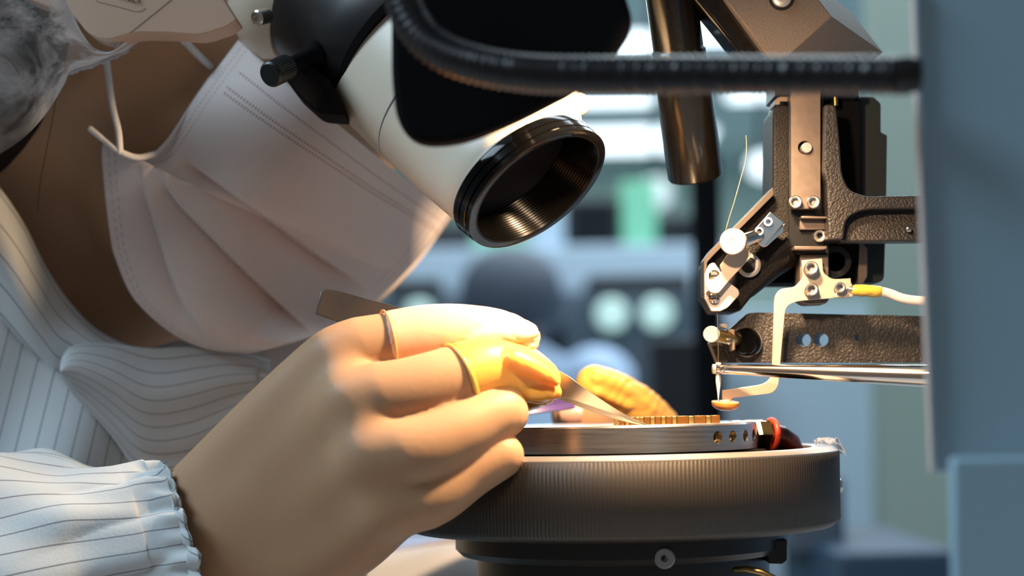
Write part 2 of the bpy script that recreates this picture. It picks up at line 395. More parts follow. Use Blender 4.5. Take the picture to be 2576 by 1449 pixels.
# far bench with instruments
benchw = mat('bench_laminate', (0.42, 0.52, 0.62), 0.5); dkinst = mat('instrument_black', (0.012, 0.014, 0.018), 0.5); grn = mat('green_cabinet_paint', (0.16, 0.46, 0.30), 0.5)
ltgrey = mat('light_blue_grey_plastic', (0.36, 0.46, 0.56), 0.6); midgrey = mat('slate_plastic', (0.10, 0.13, 0.17), 0.6)
def pbox(name, x0, y0, x1, y1, Y, depth, m, label, cat, group=None, ground=None, bevel=4, screen=None):
    a = P(x0, y1, Y); b = P(x1, y0, Y)
    if ground is not None: a.z = ground
    t = empty(name, ((a.x+b.x)/2, Y+depth/2, a.z), label, cat, group)
    obj('body', box(a.x, b.x, Y, Y+depth, a.z, b.z), m, t, bevel=bevel)
    if screen:
        q = .09*(b.x-a.x); obj('screen', box(a.x+q, b.x-q, Y-3, Y+2, a.z+q, b.z-q), screen, t, smooth=False)
    return t
Ys = 3900
darkslate = mat('dark_slate', (0.05, 0.075, 0.10), 0.6); spot_glow = mat('blurred_light_spot', (0.55, 0.72, 0.66), .4, emis=((.45, .68, .60), .5))  # pale discs glow in place of blurred spots of light
# equipment shelf behind the worker
a = P(900, 640, Ys); b = P(1770, 640, Ys)
a_z = a.z; sh = empty('equipment_rack', ((a.x+b.x)/2, Ys, ZF), 'pale blue equipment rack behind the seated worker', 'rack')
obj('shelf_board', box(a.x-700, b.x+60, Ys-100, Ys+500, a.z-105, a.z), ltgrey, sh, bevel=5)
obj('lower_board', box(a.x-700, b.x+60, Ys-100, Ys+500, a.z-560, a.z-500), midgrey, sh, bevel=5)
obj('back_board', box(a.x-700, b.x+60, Ys+480, Ys+500, ZF, a.z), midgrey, sh)
for X in (a.x-690, b.x+20): obj('upright', box(X, X+40, Ys-90, Ys+500, ZF, a.z), midgrey, sh)
scr = mat('dark_screen', (0.008, 0.01, 0.014), 0.15)
for x0, y0, x1, y1, m, s, nm, lb, ct in (
    (1425, 498, 1560, 637, dkinst, scr, 'monitor', 'black monitor on the rack, seen just right of the objective ring', 'monitor'),
    (1664, 540, 1800, 637, dkinst, scr, 'monitor', 'black monitor on the rack, seen below the dark tube', 'monitor'),
    (1566, 455, 1650, 637, grn, None, 'filing_cabinet', 'green cabinet between the two black monitors', 'cabinet'),
    (1335, 520, 1418, 637, ltgrey, None, 'instrument_case', 'pale blue instrument case left of the black monitor', 'case'),
    (1268, 600, 1330, 637, grn, None, 'storage_box', 'green box on the rack behind the objective ring', 'box'),
    (1060, 560, 1185, 637, dkinst, None, 'storage_box', 'black box on the rack beside the mask', 'box'),
    (1190, 590, 1262, 637, grn, None, 'storage_box', 'green box on the rack next to the black one', 'box')):
    pbox(nm, x0, y0, x1, y1, Ys, 330, m, lb, ct, screen=s, ground=a_z)
# dark equipment standing between
for (x0, x1, y0, dl, lb) in ((930, 1140, 745, ((1055, 790, 34),), 'dark instrument cabinet left of the seated worker, beside the tweezers'),
                          (1440, 1768, 735, ((1538, 792, 40), (1652, 790, 40)), 'dark instrument cabinet with two pale round spots of blurred light, left of the black post')):
    t = pbox('instrument_cabinet', x0, y0, x1, 1500, 3260, 300, darkslate, lb, 'cabinet', ground=ZF)
    for px, py, r in dl:
        c = P(px, py, 3260)
        dd = obj('light_spot', lathe(c, TOCAM, [(-10, mm(r, 3250)), (14, mm(r, 3250)), (18, mm(r*.9, 3250))], 28), spot_glow, t)
    zt_ = max(v[2] for v in t.children[0].bound_box)*1000 + (t.location.z-H)*1000
    a1 = P(x0+40, y0-42, 3280); b1 = P(x1-30, y0, 3280)
    t2 = empty('power_supply', ((a1.x+b1.x)/2, 3400, zt_), lb.split(' instrument')[0].replace('dark', 'black')+' power supply on the instrument cabinet '+('left of the seated worker' if x0 < 1000 else 'right of the seated worker'), 'instrument')
    obj('body', box(a1.x, b1.x, 3280, 3520, zt_, a1.z), dkinst, t2, bevel=4)
# seated worker in the distance
Yw = 2700
wk = empty('person', tuple(P(1290, 1700, Yw)), 'blurred worker in a hair cap and pale blue coat, seated with back turned', 'person')
whair = mat('worker_hair', (0.022, 0.026, 0.045), 0.7); wcap = mat('worker_cap', (0.42, 0.50, 0.62), 0.8, alpha=.16); wcoat = mat('worker_coat', (0.40, 0.52, 0.70), 0.85); wskin = mat('worker_skin', (.4, .3, .26), .6)
w_ = chain([(1290, 750, Yw, 96), (1300, 830, Yw, 60), (1310, 930, Yw, 62), (1330, 1100, Yw+20, 190), (1340, 1400, Yw+30, 210), (1345, 1750, Yw+30, 210)], k2=.8)
chain([(1180, 1010, Yw, 75), (1130, 1250, Yw-40, 62), (1230, 1480, Yw+200, 48), (1330, 1500, Yw+330, 36)], mb=w_); chain([(1480, 1010, Yw, 75), (1570, 1250, Yw-20, 62), (1600, 1450, Yw+200, 48), (1560, 1480, Yw+330, 36)], mb=w_)
obj('body', fuse(w_, 9, 3), wskin, wk)
obj('hair', sphere(P(1285, 730, Yw), mm(122, Yw), sc=(1.05, 1.0, .92)), whair, wk)
obj('hair_cap', sphere(P(1290, 738, Yw), mm(146, Yw), sc=(1.1, 1.0, .90)), wcap, wk)
c_ = chain([(1330, 960, Yw, 105), (1350, 1090, Yw+20, 225), (1370, 1400, Yw+30, 260), (1370, 1700, Yw+30, 260)], k2=.75)
chain([(1200, 990, Yw, 100), (1140, 1260, Yw-40, 84), (1230, 1470, Yw+190, 66)], mb=c_); chain([(1500, 975, Yw, 105), (1620, 1260, Yw-20, 92), (1610, 1440, Yw+190, 66)], mb=c_)
obj('coat', fuse(c_, 9, 5), wcoat, wk)
# black post and dark rack behind the needle
pc = P(1780, 700, 1500)
po = empty('support_post', (pc.x, pc.y, ZF), 'thick black upright post behind the needle', 'post')
obj('pole', lathe(Vector((pc.x, pc.y, ZF)), (0, 0, 1), [(0, 13), (P(1780, 395, 1500).z-ZF, 13)], 24), blacksat, po)
obj('base', lathe(Vector((pc.x, pc.y, ZF)), (0, 0, 1), [(0, 90), (20, 90), (30, 20)], 32), blacksat, po)
pbox('equipment_cabinet', 1640, 850, 1772, 1160, 2150, 300, dkinst, 'dark equipment cabinet left of the black post', 'cabinet', ground=ZF)
# partitions on the right
pbox('partition_panel', 1795, 770, 2330, 1700, 2300, 40, mat('blue_partition', (0.60, 0.72, 0.86), .8, noise=(3, .2)), 'blue partition behind the stage', 'partition')
pbox('partition_panel', 2222, -400, 2560, 1750, 2100, 40, mat('green_partition', (0.36, 0.44, 0.38), .8), 'pale green partition left of the grey panel', 'partition')
pbox('machine_case', 1985, 1200, 2125, 1395, 1400, 200, midgrey, 'dark machine case behind the right side of the knurled ring', 'machine')
pbox('machine_case', 2110, 1385, 2420, 1650, 1300, 260, mat('dark_blue_case', (.035, .07, .12), .6), 'dark blue machine case in the lower right corner', 'machine')
pbox('storage_crate', 960, 1395, 1190, 1560, 1100, 200, mat('lilac_crate', (.34, .33, .42), .7), 'pale lilac crate below the knurled ring, beside the wrist', 'crate')
# the bench that carries everything
struct_b = tag(obj('workbench', box(-120, 900, 150, 1000, -260, -220), mat('white_bench_top', (0.55, 0.56, 0.57), 0.5), bevel=3), 'white bench top under the stage and the microscope', 'workbench')
for X in (-115, 800):
    for Yy in (200, 940): obj('leg', box(X, X+50, Yy, Yy+50, ZF, -258), blackan, struct_b)
# ================================================================ STAGE: knurled ring, chuck
YC = 575.0; SX = P(1560, 1160, YC).x
st = empty('work_stage', (SX, YC, -220), 'round rotary stage with a dark knurled ring on a black base', 'stage')
ct = Vector((SX, YC, 0))
R = mm(545, YC); nk = 360*4
def knurl(a, k, r):
    if k in (3, 4) : return r-0.28*(0.5+0.5*math.cos(a*360))
    return r
obj('knurled_ring', lathe(ct, (0, 0, 1), [(-19.0, R-9), (-17.3, R-8), (-17.3, R-2.2), (-18.6, R-.3), (-40.5, R-.3), (-42.6, R-2.6), (-42.6, R-20)][::1], nk, rfun=knurl), ringm, st, angle=60)
obj('ring_rim', lathe(ct, (0, 0, 1), [(-19, R-9.6), (-16.9, R-9.2), (-16.9, R-2.4), (-18.1, R-.55), (-18.9, R-.5), (-19, R-3)], 200), ringtop, st)
obj('base_disc', lathe(ct, (0, 0, 1), [(-42.3, 56), (-49, 56), (-51, 54), (-51, 30)], 120), blackan, st)
obj('column', lathe(ct, (0, 0, 1), [(-50.9, 49), (-90, 49), (-92, 60), (-220, 60)], 96), blackan, st)
sc_c = P(1673, 1405, 519)
obj('screw', lathe(sc_c+Vector((0, 1.2, 0)), (-.16, -1, 0), [(0, 3.2), (1.0, 3.2), (1.3, 2.9), (1.3, 1.1), (.3, .95)], 32), mat('grey_screw', (.30, .30, .31), .45, .5), st, label='grey countersunk screw')
b_ = P(1965, 1385, 560); obj('clamp_lug', prism([(1925, 1360, 4), (1980, 1357, 4), (1980, 1410, 5), (1968, 1419), (1935, 1418)], 545, 18), blackan, st, bevel=.5)
obj('pin', lathe(P(1905, 1395, 558), (0, 0, -1), [(0, 2.2), (12, 2.2)], 16), brass, st)
obj('cable_guide', sweep([(*P(x, y, Y), 1.1) for x, y, Y in ((1850, 1434, 525), (1880, 1432, 522), (1915, 1440, 520), (1960, 1462, 520))], 12), brass, st)
# bracket and screw on the ring's right side
bk = prism([(2103, 1168), (2108, 1168), (2110, 1283), (2105, 1283)], 570, 14); obj('side_bracket', bk, steel, st)
obj('screw', lathe(P(2108, 1222, 575), (1, -.2, 0), [(0, 2.5), (1.0, 2.4), (1.7, 1.4)], 20), steel, st)
# chuck
RC = mm(343, YC); zt = -8.4; zb = -17.2
ck = empty('vacuum_chuck', (SX, YC, zb), 'flat brushed steel chuck resting on the knurled ring', 'chuck')
cuts = []
for deg in (38.8, 48.2, 58.6, 69, 79):
    a = math.radians(deg); d = Vector((math.sin(a), -math.cos(a), 0)); c = ct+d*(RC-3)+Vector((0, 0, -12.7))
    cuts.append(lathe(c, d, [(0, 2.0), (5, 2.0)], 24))
obj('disc', lathe(ct, (0, 0, 1), [(zt, RC-.5), (zt-.5, RC), (zb+.3, RC), (zb, RC-.3)], 220), chuckm, ck, cut=cuts)
for deg in (38.8, 48.2, 58.6, 69, 79):
    a = math.radians(deg); d = Vector((math.sin(a), -math.cos(a), 0)); c = ct+d*(RC-2.95)+Vector((0, 0, -12.7))
    obj('set_screw', lathe(c, d, [(0, 1.9), (1.2, 1.9), (1.2, 1.0), (.3, .9)], 20), brass, ck)
# gold plated header on the chuck
gh = empty('gold_header', tuple(P(1680, 1070, 560)), 'gold plated comb-shaped header standing on the steel chuck', 'electronic part')
def topY(Y): return zt
Yg = 556.
g0 = P(1546, 1068, Yg); g1 = P(1812, 1062, Yg)
obj('base_strip', box(g0.x, g1.x, Yg+3, Yg+6, zt, zt+.35), gold, gh)
gold_shaded = mat('shaded_gold', (0.30, 0.135, 0.035), 0.35, 0.9)  # gold again, the recess shade and dark reflections put into its colour
def gx(v): return g0.x+(g1.x-g0.x)*(v-960)/(2318-960)
for k, (a_, b_) in enumerate(((960, 1010), (1100, 1145), (1237, 1280), (1288, 1335), (1425, 1475), (1565, 1615), (1705, 1755), (1915, 1975), (2140, 2195))):
    obj('tooth', box(gx(a_), gx(b_), Yg, Yg+4, zt, zt+2.45), gold, gh, bevel=.12)
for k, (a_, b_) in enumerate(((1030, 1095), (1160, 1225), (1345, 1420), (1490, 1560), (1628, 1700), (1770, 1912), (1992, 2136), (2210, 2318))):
    obj('block', box(gx(a_), gx(b_), Yg+.8, Yg+5, zt, zt+2.5), gold_shaded, gh, bevel=.08, label='recessed gold block in painted shade between the teeth')
for k, x in enumerate((1693, 1845, 2062, 2280)):
    X = gx(x); obj('pin', box(X, X+.2, Yg+.55, Yg+.9, zt+1.6, zt+2.55), gold, gh)
# vacuum hose with brass nut and red ring
vh = empty('vacuum_hose', tuple(P(1930, 1120, 590)), 'dark red vacuum hose with brass nut and red ring at the chuck edge', 'hose')
hc = P(1893, 1092, 575); hd = Vector((1, .35, -.06)).normalized()
obj('hex_nut', lathe(hc, hd, [(0, 5.0), (1, 5.6), (5.0, 5.6), (5.8, 4.9)], 6), brass, vh, smooth=False, label='brass hexagonal nut')
rr = []
c0 = hc+hd*7
ax_, u_, w2 = frame(hd)
obj('seal_ring', sweep([(*(c0+(u_*math.cos(t)+w2*math.sin(t))*4.9), .95) for t in np.linspace(0, 2*math.pi, 40)], 12, caps=False), ringred, vh, label='red rubber ring')
obj('tube', sweep([(*p, 4.1) for p in [hc+hd*6, hc+hd*10+Vector((0, 0, -.6)), hc+hd*14+Vector((0, 2, -3)), hc+hd*17+Vector((0, 5, -8)), hc+hd*18+Vector((0, 9, -14)), hc+hd*18+Vector((0, 10, -24))]], 24), hosebrown, vh)
# crumpled clear film scraps
random.seed(4)
fp = P(2085, 1132, 572)
def film(u, v): return Vector((fp.x-4.5+u*9.5, fp.y-4+v*8, -16.6+1.2*math.sin(u*11+v*3)*math.sin(v*9+u*2)+1.2-(max(0, u-.7)*13)))
tag(obj('plastic_film', grid(film, 26, 18), filmm, solid=.12), 'crumpled clear plastic scrap on the right edge of the knurled ring', 'film')
fq = P(1875, 1063, 560)
tag(obj('plastic_film', grid(lambda u, v: Vector((fq.x-5+u*11, fq.y-7+v*12, zt+.15+.55*abs(math.sin(u*9+v*4)*math.sin(v*7)))), 24, 20), filmm, solid=.1), 'crinkled clear film lying on the right end of the chuck', 'film')
tag(obj('film_frame', sweep([(*P(x, y, Y), .5) for x, y, Y in ((1280, 1030, 600), (1330, 1026, 600), (1395, 1018, 604), (1440, 1012, 610))], 10, k2=.8, rfun=lambda a, t, r, c: r*(5.0 if abs(math.cos(a)) > .5 else 1)), purple), 'violet film edge seen between the fingertips above the chuck', 'film')
# ================================================================ BOND HEAD (wire bonder)
bh = empty('wire_bonder', tuple(P(2100, 1000, 580)), 'dark cast-metal wire bonding head with steel screws, horn and needle', 'machine')
# cast arm, textured
Ya = 553
arm = prism([(2075, 262, 6), (2103, 262, 14), (2112, 350, 20), (2118, 440, 20), (2137, 480, 18), (2182, 494, 12), (2420, 489), (2420, 523), (2172, 526, 30), (2128, 548, 22), (2122, 603, 8), (2084, 604, 8), (2081, 460, 6), (2072, 430, 6)], Ya, 15)
obj('cast_arm', arm, cast, bh, bevel=.9, seg=3)
obj('arm_web', prism([(2105, 500), (2420, 500), (2420, 607), (2112, 609, 8)], Ya+6.5, 8, Yf=lambda x, y: Ya+6.5-(3.5 if y > 560 else 0)), cast, bh, bevel=.7)
obj('grub_screw', lathe(P(2286, 577, Ya+2.2), TOCAM, [(-1, .9), (.5, .9), (.8, .5)], 16), steel, bh)
# rear cover
obj('rear_cover', prism([(2163, 242, 6), (2198, 243, 4), (2216, 260, 5), (2216, 332), (2232, 340, 3), (2229, 560), (2224, 705, 12), (2205, 713, 6), (2163, 713), (2165, 500)], 582, 34), bluegrey, bh, bevel=.4)
obj('rear_block', prism([(2066, 237), (2160, 237), (2166, 250), (2166, 700), (2066, 700)], 575, 26), blacksat, bh, bevel=.4)
obj('cover_strip', prism([(2161, 612), (2168, 612), (2182, 625, 3), (2182, 695, 6), (2172, 712), (2158, 713)], 574, 6), anod, bh, bevel=.2)
obj('top_pin', lathe(P(2101, 254, 568), (0, 0, 1), [(-1.6, .9), (4, .9)], 14), brass, bh)
# slide plate with dowel
obj('slide_plate', prism([(1990, 100), (2064, 100), (2064, 526), (1990, 526)], 557, 3.2, mb=None), anod, bh, bevel=.2, cut=[lathe(P(2024, 371, 557)+Vector((0, -3, 0)), (0, 1, 0), [(0, 2.1), (10, 2.1)], 28)])
obj('dowel_pin', lathe(P(2029, 372, 556), TOCAM, [(-4, 1.75), (.6, 1.75), (.9, 1.5)], 24), brightsteel, bh)
obj('slide_rail', prism([(1984, 238), (2072, 238), (2072, 620), (1984, 620)], 562, 12), blackan, bh, bevel=.2)
# main body, black cast, with diagonal snout
obj('head_body', prism([(1945, 275, 10), (1958, 262, 6), (1992, 262), (1992, 655, 8), (1945, 692, 8), (1900, 735, 8), (1862, 783, 6), (1800, 783), (1776, 745), (1776, 662, 6), (1860, 575), (1944, 492, 4)], 563, 24), cast2, bh, bevel=.8, seg=3)
obj('top_bracket', prism([(1950, 258), (1950, 250, 5), (1960, 242, 5), (1992, 242), (1992, 256), (1963, 256), (1962, 264), (1950, 264)], 566, 12), anod, bh, bevel=.2)
obj('edge_rail', prism([(1769, 740), (1770, 655, 5), (1786, 632, 5), (1945, 470), (1948, 490), (1798, 640, 4), (1779, 660, 4), (1777, 748)], 557, 9), railm, bh, bevel=.25)
obj('nose_barrel', sweep([(*P(1900, 600, 572), 6.5), (*P(1965, 560, 572), 7)], 28), cast2, bh)
obj('nose_barrel', sweep([(*P(1862, 705, 570), 7), (*P(1925, 650, 570), 7.5), (*P(1975, 615, 570), 8)], 28), cast2, bh)
obj('side_foil', prism([(1975, 650), (1992, 640), (1990, 655), (1965, 690), (1945, 712), (1925, 716), (1940, 695)], 590, 1), mat('dull_foil', (.3, .27, .22), .4, .6), bh)
for px, py in ((1942, 290), (1942, 425)):
    obj('side_screw', lathe(P(px+2, py, 575), (-1, 0, 0), [(-1, 1.6), (.6, 1.6), (1.3, .8)], 18), steel, bh)
# centre stack
obj('cross_bar', prism([(2012, 552), (2085, 552), (2085, 578), (2012, 578)], 560, 3), anod, bh, bevel=.3)
obj('cross_bar', prism([(2016, 543), (2085, 545), (2085, 550), (2016, 549)], 556, 6), anod, bh, bevel=.2)
obj('centre_block', prism([(1998, 526), (2085, 526), (2085, 640), (1998, 640)], 563.5, 10), blackan, bh, bevel=.3)
obj('ledge', prism([(1998, 619), (2080, 619), (2080, 626), (2070, 628), (1998, 628)], 557, 8), anod, bh, bevel=.2)
obj('carrier_block', prism([(2012, 640), (2085, 640), (2085, 756), (2076, 765, 4), (2028, 767, 8), (2012, 757)], 563, 10), anod, bh, bevel=.4)
obj('bearing_ring', lathe(P(2098, 660, 571), TOCAM, [(0, 5.2), (3, 5.2), (3, 3.3), (0, 3.3)], 36), blackan, bh)
obj('lower_block', prism([(1940, 560), (2165, 560), (2165, 712), (1940, 712)], 578, 22), blacksat, bh, bevel=.4)
for px, py, r, Y in ((2000, 511, 16.5, 557), (2045, 511, 16.5, 557), (2061, 596, 16, 563)):
    obj('cap_screw', screw(P(px, py, Y), (-.10, -1, .06), mm(r, Y), 2.6), steel, bh)
obj('small_hole', lathe(P(2023, 596, 563.2), TOCAM, [(-1, 1.5), (.3, 1.5), (.3, 1.0), (-.8, 1.0)], 20), anod, bh)
# stamped T bracket (flame-off arm)
br = prism([(2017, 655), (2068, 650), (2071, 686, 8), (2092, 703, 14), (2140, 700), (2143, 748), (2097, 750), (2000, 758, 20), (1976, 772, 14), (1973, 800), (1963, 912), (1958, 972, 12), (1943, 990, 14), (1842, 1001, 4), (1838, 1012), (1817, 1013), (1817, 982), (1920, 967, 16), (1941, 950, 14), (1943, 900), (1948, 745, 16), (1962, 727, 12), (2000, 722, 10), (2019, 700, 10)], 559, .9)
obj('stamped_bracket', br, sheet, bh, bevel=.12)
obj('bracket_spacer', prism([(2020, 660), (2066, 660), (2066, 745), (2020, 748)], 560.2, 3), anod, bh)
pd = P(1825, 1018, 560)
obj('paddle', lathe(pd, (.06, -.10, 1), [(-1.9, 1.6), (-1.4, 3.2), (-.7, 4.2), (-.2, 4.5), (.8, 4.6), (1.05, 4.45)], 40), orange, bh, label='small orange paddle disc')
obj('paddle_clip', prism([(1811, 1007), (1836, 1006), (1838, 1012), (1811, 1014)], 558, 3), sheet, bh, bevel=.1)
for px, py, r in ((2040, 678, 17.5), (2041, 732, 16.5), (2112, 727, 13.5)):
    Y = 558.8; obj('cap_screw', screw(P(px, py, Y), (-.12, -1, .10), mm(r, Y), 3.4), steel, bh)
    obj('washer', lathe(P(px, py, Y), TOCAM, [(0, mm(r*1.15, Y)), (.4, mm(r*1.12, Y))], 28), steel, bh)
obj('terminal_lug', prism([(2098, 709), (2106, 712), (2140, 709), (2147, 724), (2150, 735), (2143, 747), (2098, 749), (2095, 741), (2104, 738), (2104, 720)], 557.9, .8), sheet, bh, bevel=.15)
obj('terminal_barrel', sweep([(*P(x, y, 558), mm(r, 558)) for x, y, r in ((2138, 728, 8), (2153, 729, 12), (2160, 730, 13))], 16), steel, bh)
obj('heat_shrink', sweep([(*P(x, y, 558), mm(r, 558)) for x, y, r in ((2153, 730, 14), (2170, 731, 15.5), (2182, 731, 14.5), (2196, 733, 15.5), (2210, 733, 14))], 20), yellowheat, bh, label='yellow heat-shrink sleeve')
obj('lead_wire', sweep([(*P(x, y, Y), 1.6) for x, y, Y in spline([(2205, 732, 558), (2235, 738, 558), (2270, 751, 557), (2310, 757, 556), (2360, 757, 555), (2420, 752, 555)], 6)], 16), wirewhite, bh, label='white insulated wire')
# wire clamp at the snout
Yk = 549
obj('tip_plate', prism([(1785, 664, 6), (1797, 660, 5), (1812, 683), (1838, 713), (1858, 728, 6), (1861, 741, 7), (1830, 775, 8), (1812, 783), (1790, 783), (1773, 750), (1773, 690, 5)], 555, 2.2), whiteplate, bh, bevel=.3)
obj('clamp_link', prism([(1830, 640), (1884, 628), (1892, 644), (1836, 704), (1808, 737, 4), (1790, 738, 10), (1774, 722, 12), (1778, 705, 8), (1800, 700, 6), (1817, 682), (1812, 666)], Yk+2, 1.5), sheet, bh, bevel=.15)
for px, py in ((1797, 693), (1797, 750)):
    obj('round_screw', lathe(P(px, py, 554.6), (-.2, -1, .1), [(-.5, 1.9), (.6, 1.8), (1.1, 1.1)], 20), polished, bh)
    obj('screw_slot', box(P(px, py, 553).x-1.2, P(px, py, 553).x+1.2, 553.2, 554.2, P(px, py, 553).z-.25, P(px, py, 553).z+.25), blackan, bh)
kd = Vector((-.34, -1, -.12)).normalized(); kc = P(1849, 607, 546)
obj('clamp_knob', lathe(kc+kd*.5, kd, [(0, 3.6), (.5, 4.1), (1.3, 4.1), (1.4, 3.8), (1.7, 3.8), (1.8, 4.2), (3.4, 4.2), (3.7, 3.9), (3.7, 1.1), (3.45, .9), (3.7, .1)], 48), brightsteel, bh, label='round silver knurled knob')
obj('knob_shaft', lathe(kc+kd*.6, -kd, [(0, 2.4), (1.2, 2.4), (1.3, 3.1), (3.0, 3.1), (3.2, 2.3), (9, 2.3)], 28), steel, bh)
obj('knob_stem', sweep([(*P(1866, 607, 548), 2.2), (*P(1905, 594, 552), 2.4)], 20), polished, bh)
obj('clamp_block', prism([(1938, 531, 4), (1973, 559, 4), (1919, 622, 5), (1886, 590, 3)], 551, 5), polished, bh, bevel=.3)
obj('clamp_strip', prism([(1977, 558), (1972, 580, 3), (1960, 592), (1928, 621, 5), (1917, 622), (1921, 614)], 554, 4), polished, bh, bevel=.3)
for px, py, r in ((1933, 560, 12), (1911, 584, 11)):
    obj('sleeve_nut', lathe(P(px, py, 551), (-.2, -1, .1), [(-1, mm(r, 551)), (1.4, mm(r, 551)), (1.6, mm(r*.9, 551)), (1.6, mm(r*.58, 551)), (-.2, mm(r*.55, 551))], 28), polished, bh)
obj('bore_ring', lathe(P(1884, 668, 562.5), (-.15, -1, 0), [(0, 3.9), (1.4, 3.9), (1.6, 3.6), (1.6, 2.6), (.3, 2.5)], 40), brightsteel, bh)
obj('bore_plug', lathe(P(1882, 668, 562), (-.15, -1, 0), [(-1, 2.5), (1.0, 2.3)], 24), blackan, bh)
obj('bore_screw', lathe(P(1888, 660, 561.5), (-.15, -1, 0), [(-1, .8), (.6, .7)], 14), brass, bh)
# lower clamp arm with through holes
hl = [lathe(P(px, py, 571)-Vector((2.3, 5, 0)), (.46, 1, 0), [(0, rr_), (30, rr_)], 28) for px, py, rr_ in ((2021, 855, 2.3), (2065, 855, 2.3), (2157, 849, .85))]
obj('lower_arm', prism([(1786, 862), (1794, 850), (1838, 826), (1880, 788, 8), (1905, 786), (2420, 797), (2420, 912), (1806, 912)], 571, 7.5), cast, bh, bevel=.45, cut=hl)
dr = Vector((.0, -1, 0)); dc = P(1882, 862, 571)
obj('pivot_drum', lathe(dc, (-.35, -1, .1), [(0, 4.7), (2.2, 4.7), (2.4, 4.5), (5.5, 4.2), (5.9, 3.9)], 40), glossblack, bh)
obj('drum_band', lathe(dc, (-.35, -1, .1), [(-.2, 4.9), (.6, 4.95), (.8, 4.8)], 40), steel, bh)
obj('pivot_shaft', sweep([(*P(1800, 843, 561), 2.1), (*P(1832, 850, 563), 2.2), (*P(1850, 854, 566), 2.2)], 20), brass, bh)
obj('pivot_fork', prism([(1830, 828), (1848, 828), (1850, 880), (1840, 884, 4), (1834, 860)], 562, 4), anod, bh, bevel=.3)
obj('pivot_screw', lathe(P(1834, 859, 561), (-.2, -1, 0), [(-1, 1.0), (.8, 1.0), (1.2, .5)], 16), polished, bh)
obj('small_clip', prism([(1813, 814), (1831, 813), (1832, 823), (1828, 828), (1812, 822)], 561, 4), brightsteel, bh, bevel=.3)
kc2 = P(1792, 841, 558)
obj('pivot_knob', lathe(kc2+Vector((0, 1, 0)), (-.22, -1, 0), [(0, 2.5), (.4, 2.75), (2.2, 2.75), (2.4, 2.5), (2.3, .2)], 48, rfun=lambda a, k, r: r-(.12*(math.cos(a*24) > 0) if k in (1, 2) else 0)), brightsteel, bh, label='small silver knurled knob')
# ultrasonic horn and needle
h0 = P(1799, 928, 556); h1 = P(2420, 949, 528)
hx = (h1-h0); L = hx.length
obj('horn', lathe(h0, hx, [(0, 1.45), (.3, 1.62), (L*.08, 1.62), (L*.12, 1.75), (L*.35, 2.3), (L*.6, 2.95), (L, 3.9)], 56), polished, bh, label='polished tapering steel horn')
obj('horn_screw', screw(P(1816, 929, 553.8), TOCAM, mm(8, 554), 1.0), steel, bh)
n0 = P(1807, 912, 556)
obj('needle', lathe(n0, (-.02, 0, -1), [(0, .85), (3.5, .85), (3.6, .92), (6.2, .88), (10, .35), (12.2, .12), (12.6, .05)], 24), whiteplate, bh, label='pale pointed bonding needle')
for px in (1797,):
    obj('horn_cap', lathe(P(px+3, 928, 555.5), (-1, 0, 0), [(0, 1.6), (.9, 1.6), (1.1, 1.3)], 24), brightsteel, bh)
# upper drive housing (a slanted box) and bars
obj('drive_housing', prism([(1826, -60), (1826, 0), (1945, 147, 2), (1972, 149, 3), (2092, 42, 2), (2005, -70)], 540, 36, off=(24, -4.5)), boxpaint, bh, bevel=.5)
obj('housing_screw', lathe(P(1966, -6, 539.5), TOCAM, [(-1, 3.1), (.8, 3.1), (1.2, 2.4), (1.2, 1.2), (.3, 1.1)], 28), brightsteel, bh)
obj('screw_recess', lathe(P(1966, -6, 540), TOCAM, [(-1, 4.1), (.4, 4.1), (.4, 3.3), (-.8, 3.3)], 32), blackan, bh)
obj('drive_bar', prism([(1700, -60), (1780, -60), (1940, 147), (1868, 147)], 549, 14), tubeshine, bh, bevel=1.2)
obj('drive_bar', prism([(1783, -60), (1812, -60), (1950, 147), (1935, 147)], 545, 14), boxpaint, bh, bevel=.6)
obj('neck_block', prism([(1950, 140), (2160, 140), (2160, 242), (1950, 242)], 566, 20), blackan, bh, bevel=.4)
for (a_, b_) in (((1752, 0), (1757, 160)),):
    pass
# light tube
t0 = P(1668, -160, 552); t1 = P(1750, 447, 580); tx = t1-t0; TL = tx.length
lt = empty('light_tube', tuple(t1), 'dark polished metal tube pointing down between microscope and bond head', 'tube')
obj('barrel', lathe(t0, tx, [(0, 8.2), (TL*.45, 8.4), (TL*.46, 9.0), (TL-.8, 9.4), (TL, 8.9), (TL, 7.6), (TL-12, 7.2)], 64), tubeshine, lt)
# bonding wire: loose curl above, straight length below
wire = mat('gold_wire', (.85, .68, .42), .3, 1.0)
bw = obj('bonding_wire', sweep([(*P(x, y, 552), .16 if k % 9 else .22) for k, (x, y) in enumerate(spline([(1877, 342), (1878, 372), (1874, 410), (1862, 455), (1848, 505), (1834, 550), (1823, 592), (1818, 625)], 5))], 8), wire)
tag(bw, 'thin loose gold wire curling up beside the silver knob', 'wire')
bw2 = obj('bonding_wire', sweep([(*P(x, y, 556), .13) for x, y in ((1804, 780), (1805, 810), (1807, 845), (1807, 915))], 8), mat('dark_wire', (.2, .16, .12), .4, .8))
tag(bw2, 'thin dark wire hanging straight down towards the needle', 'wire')
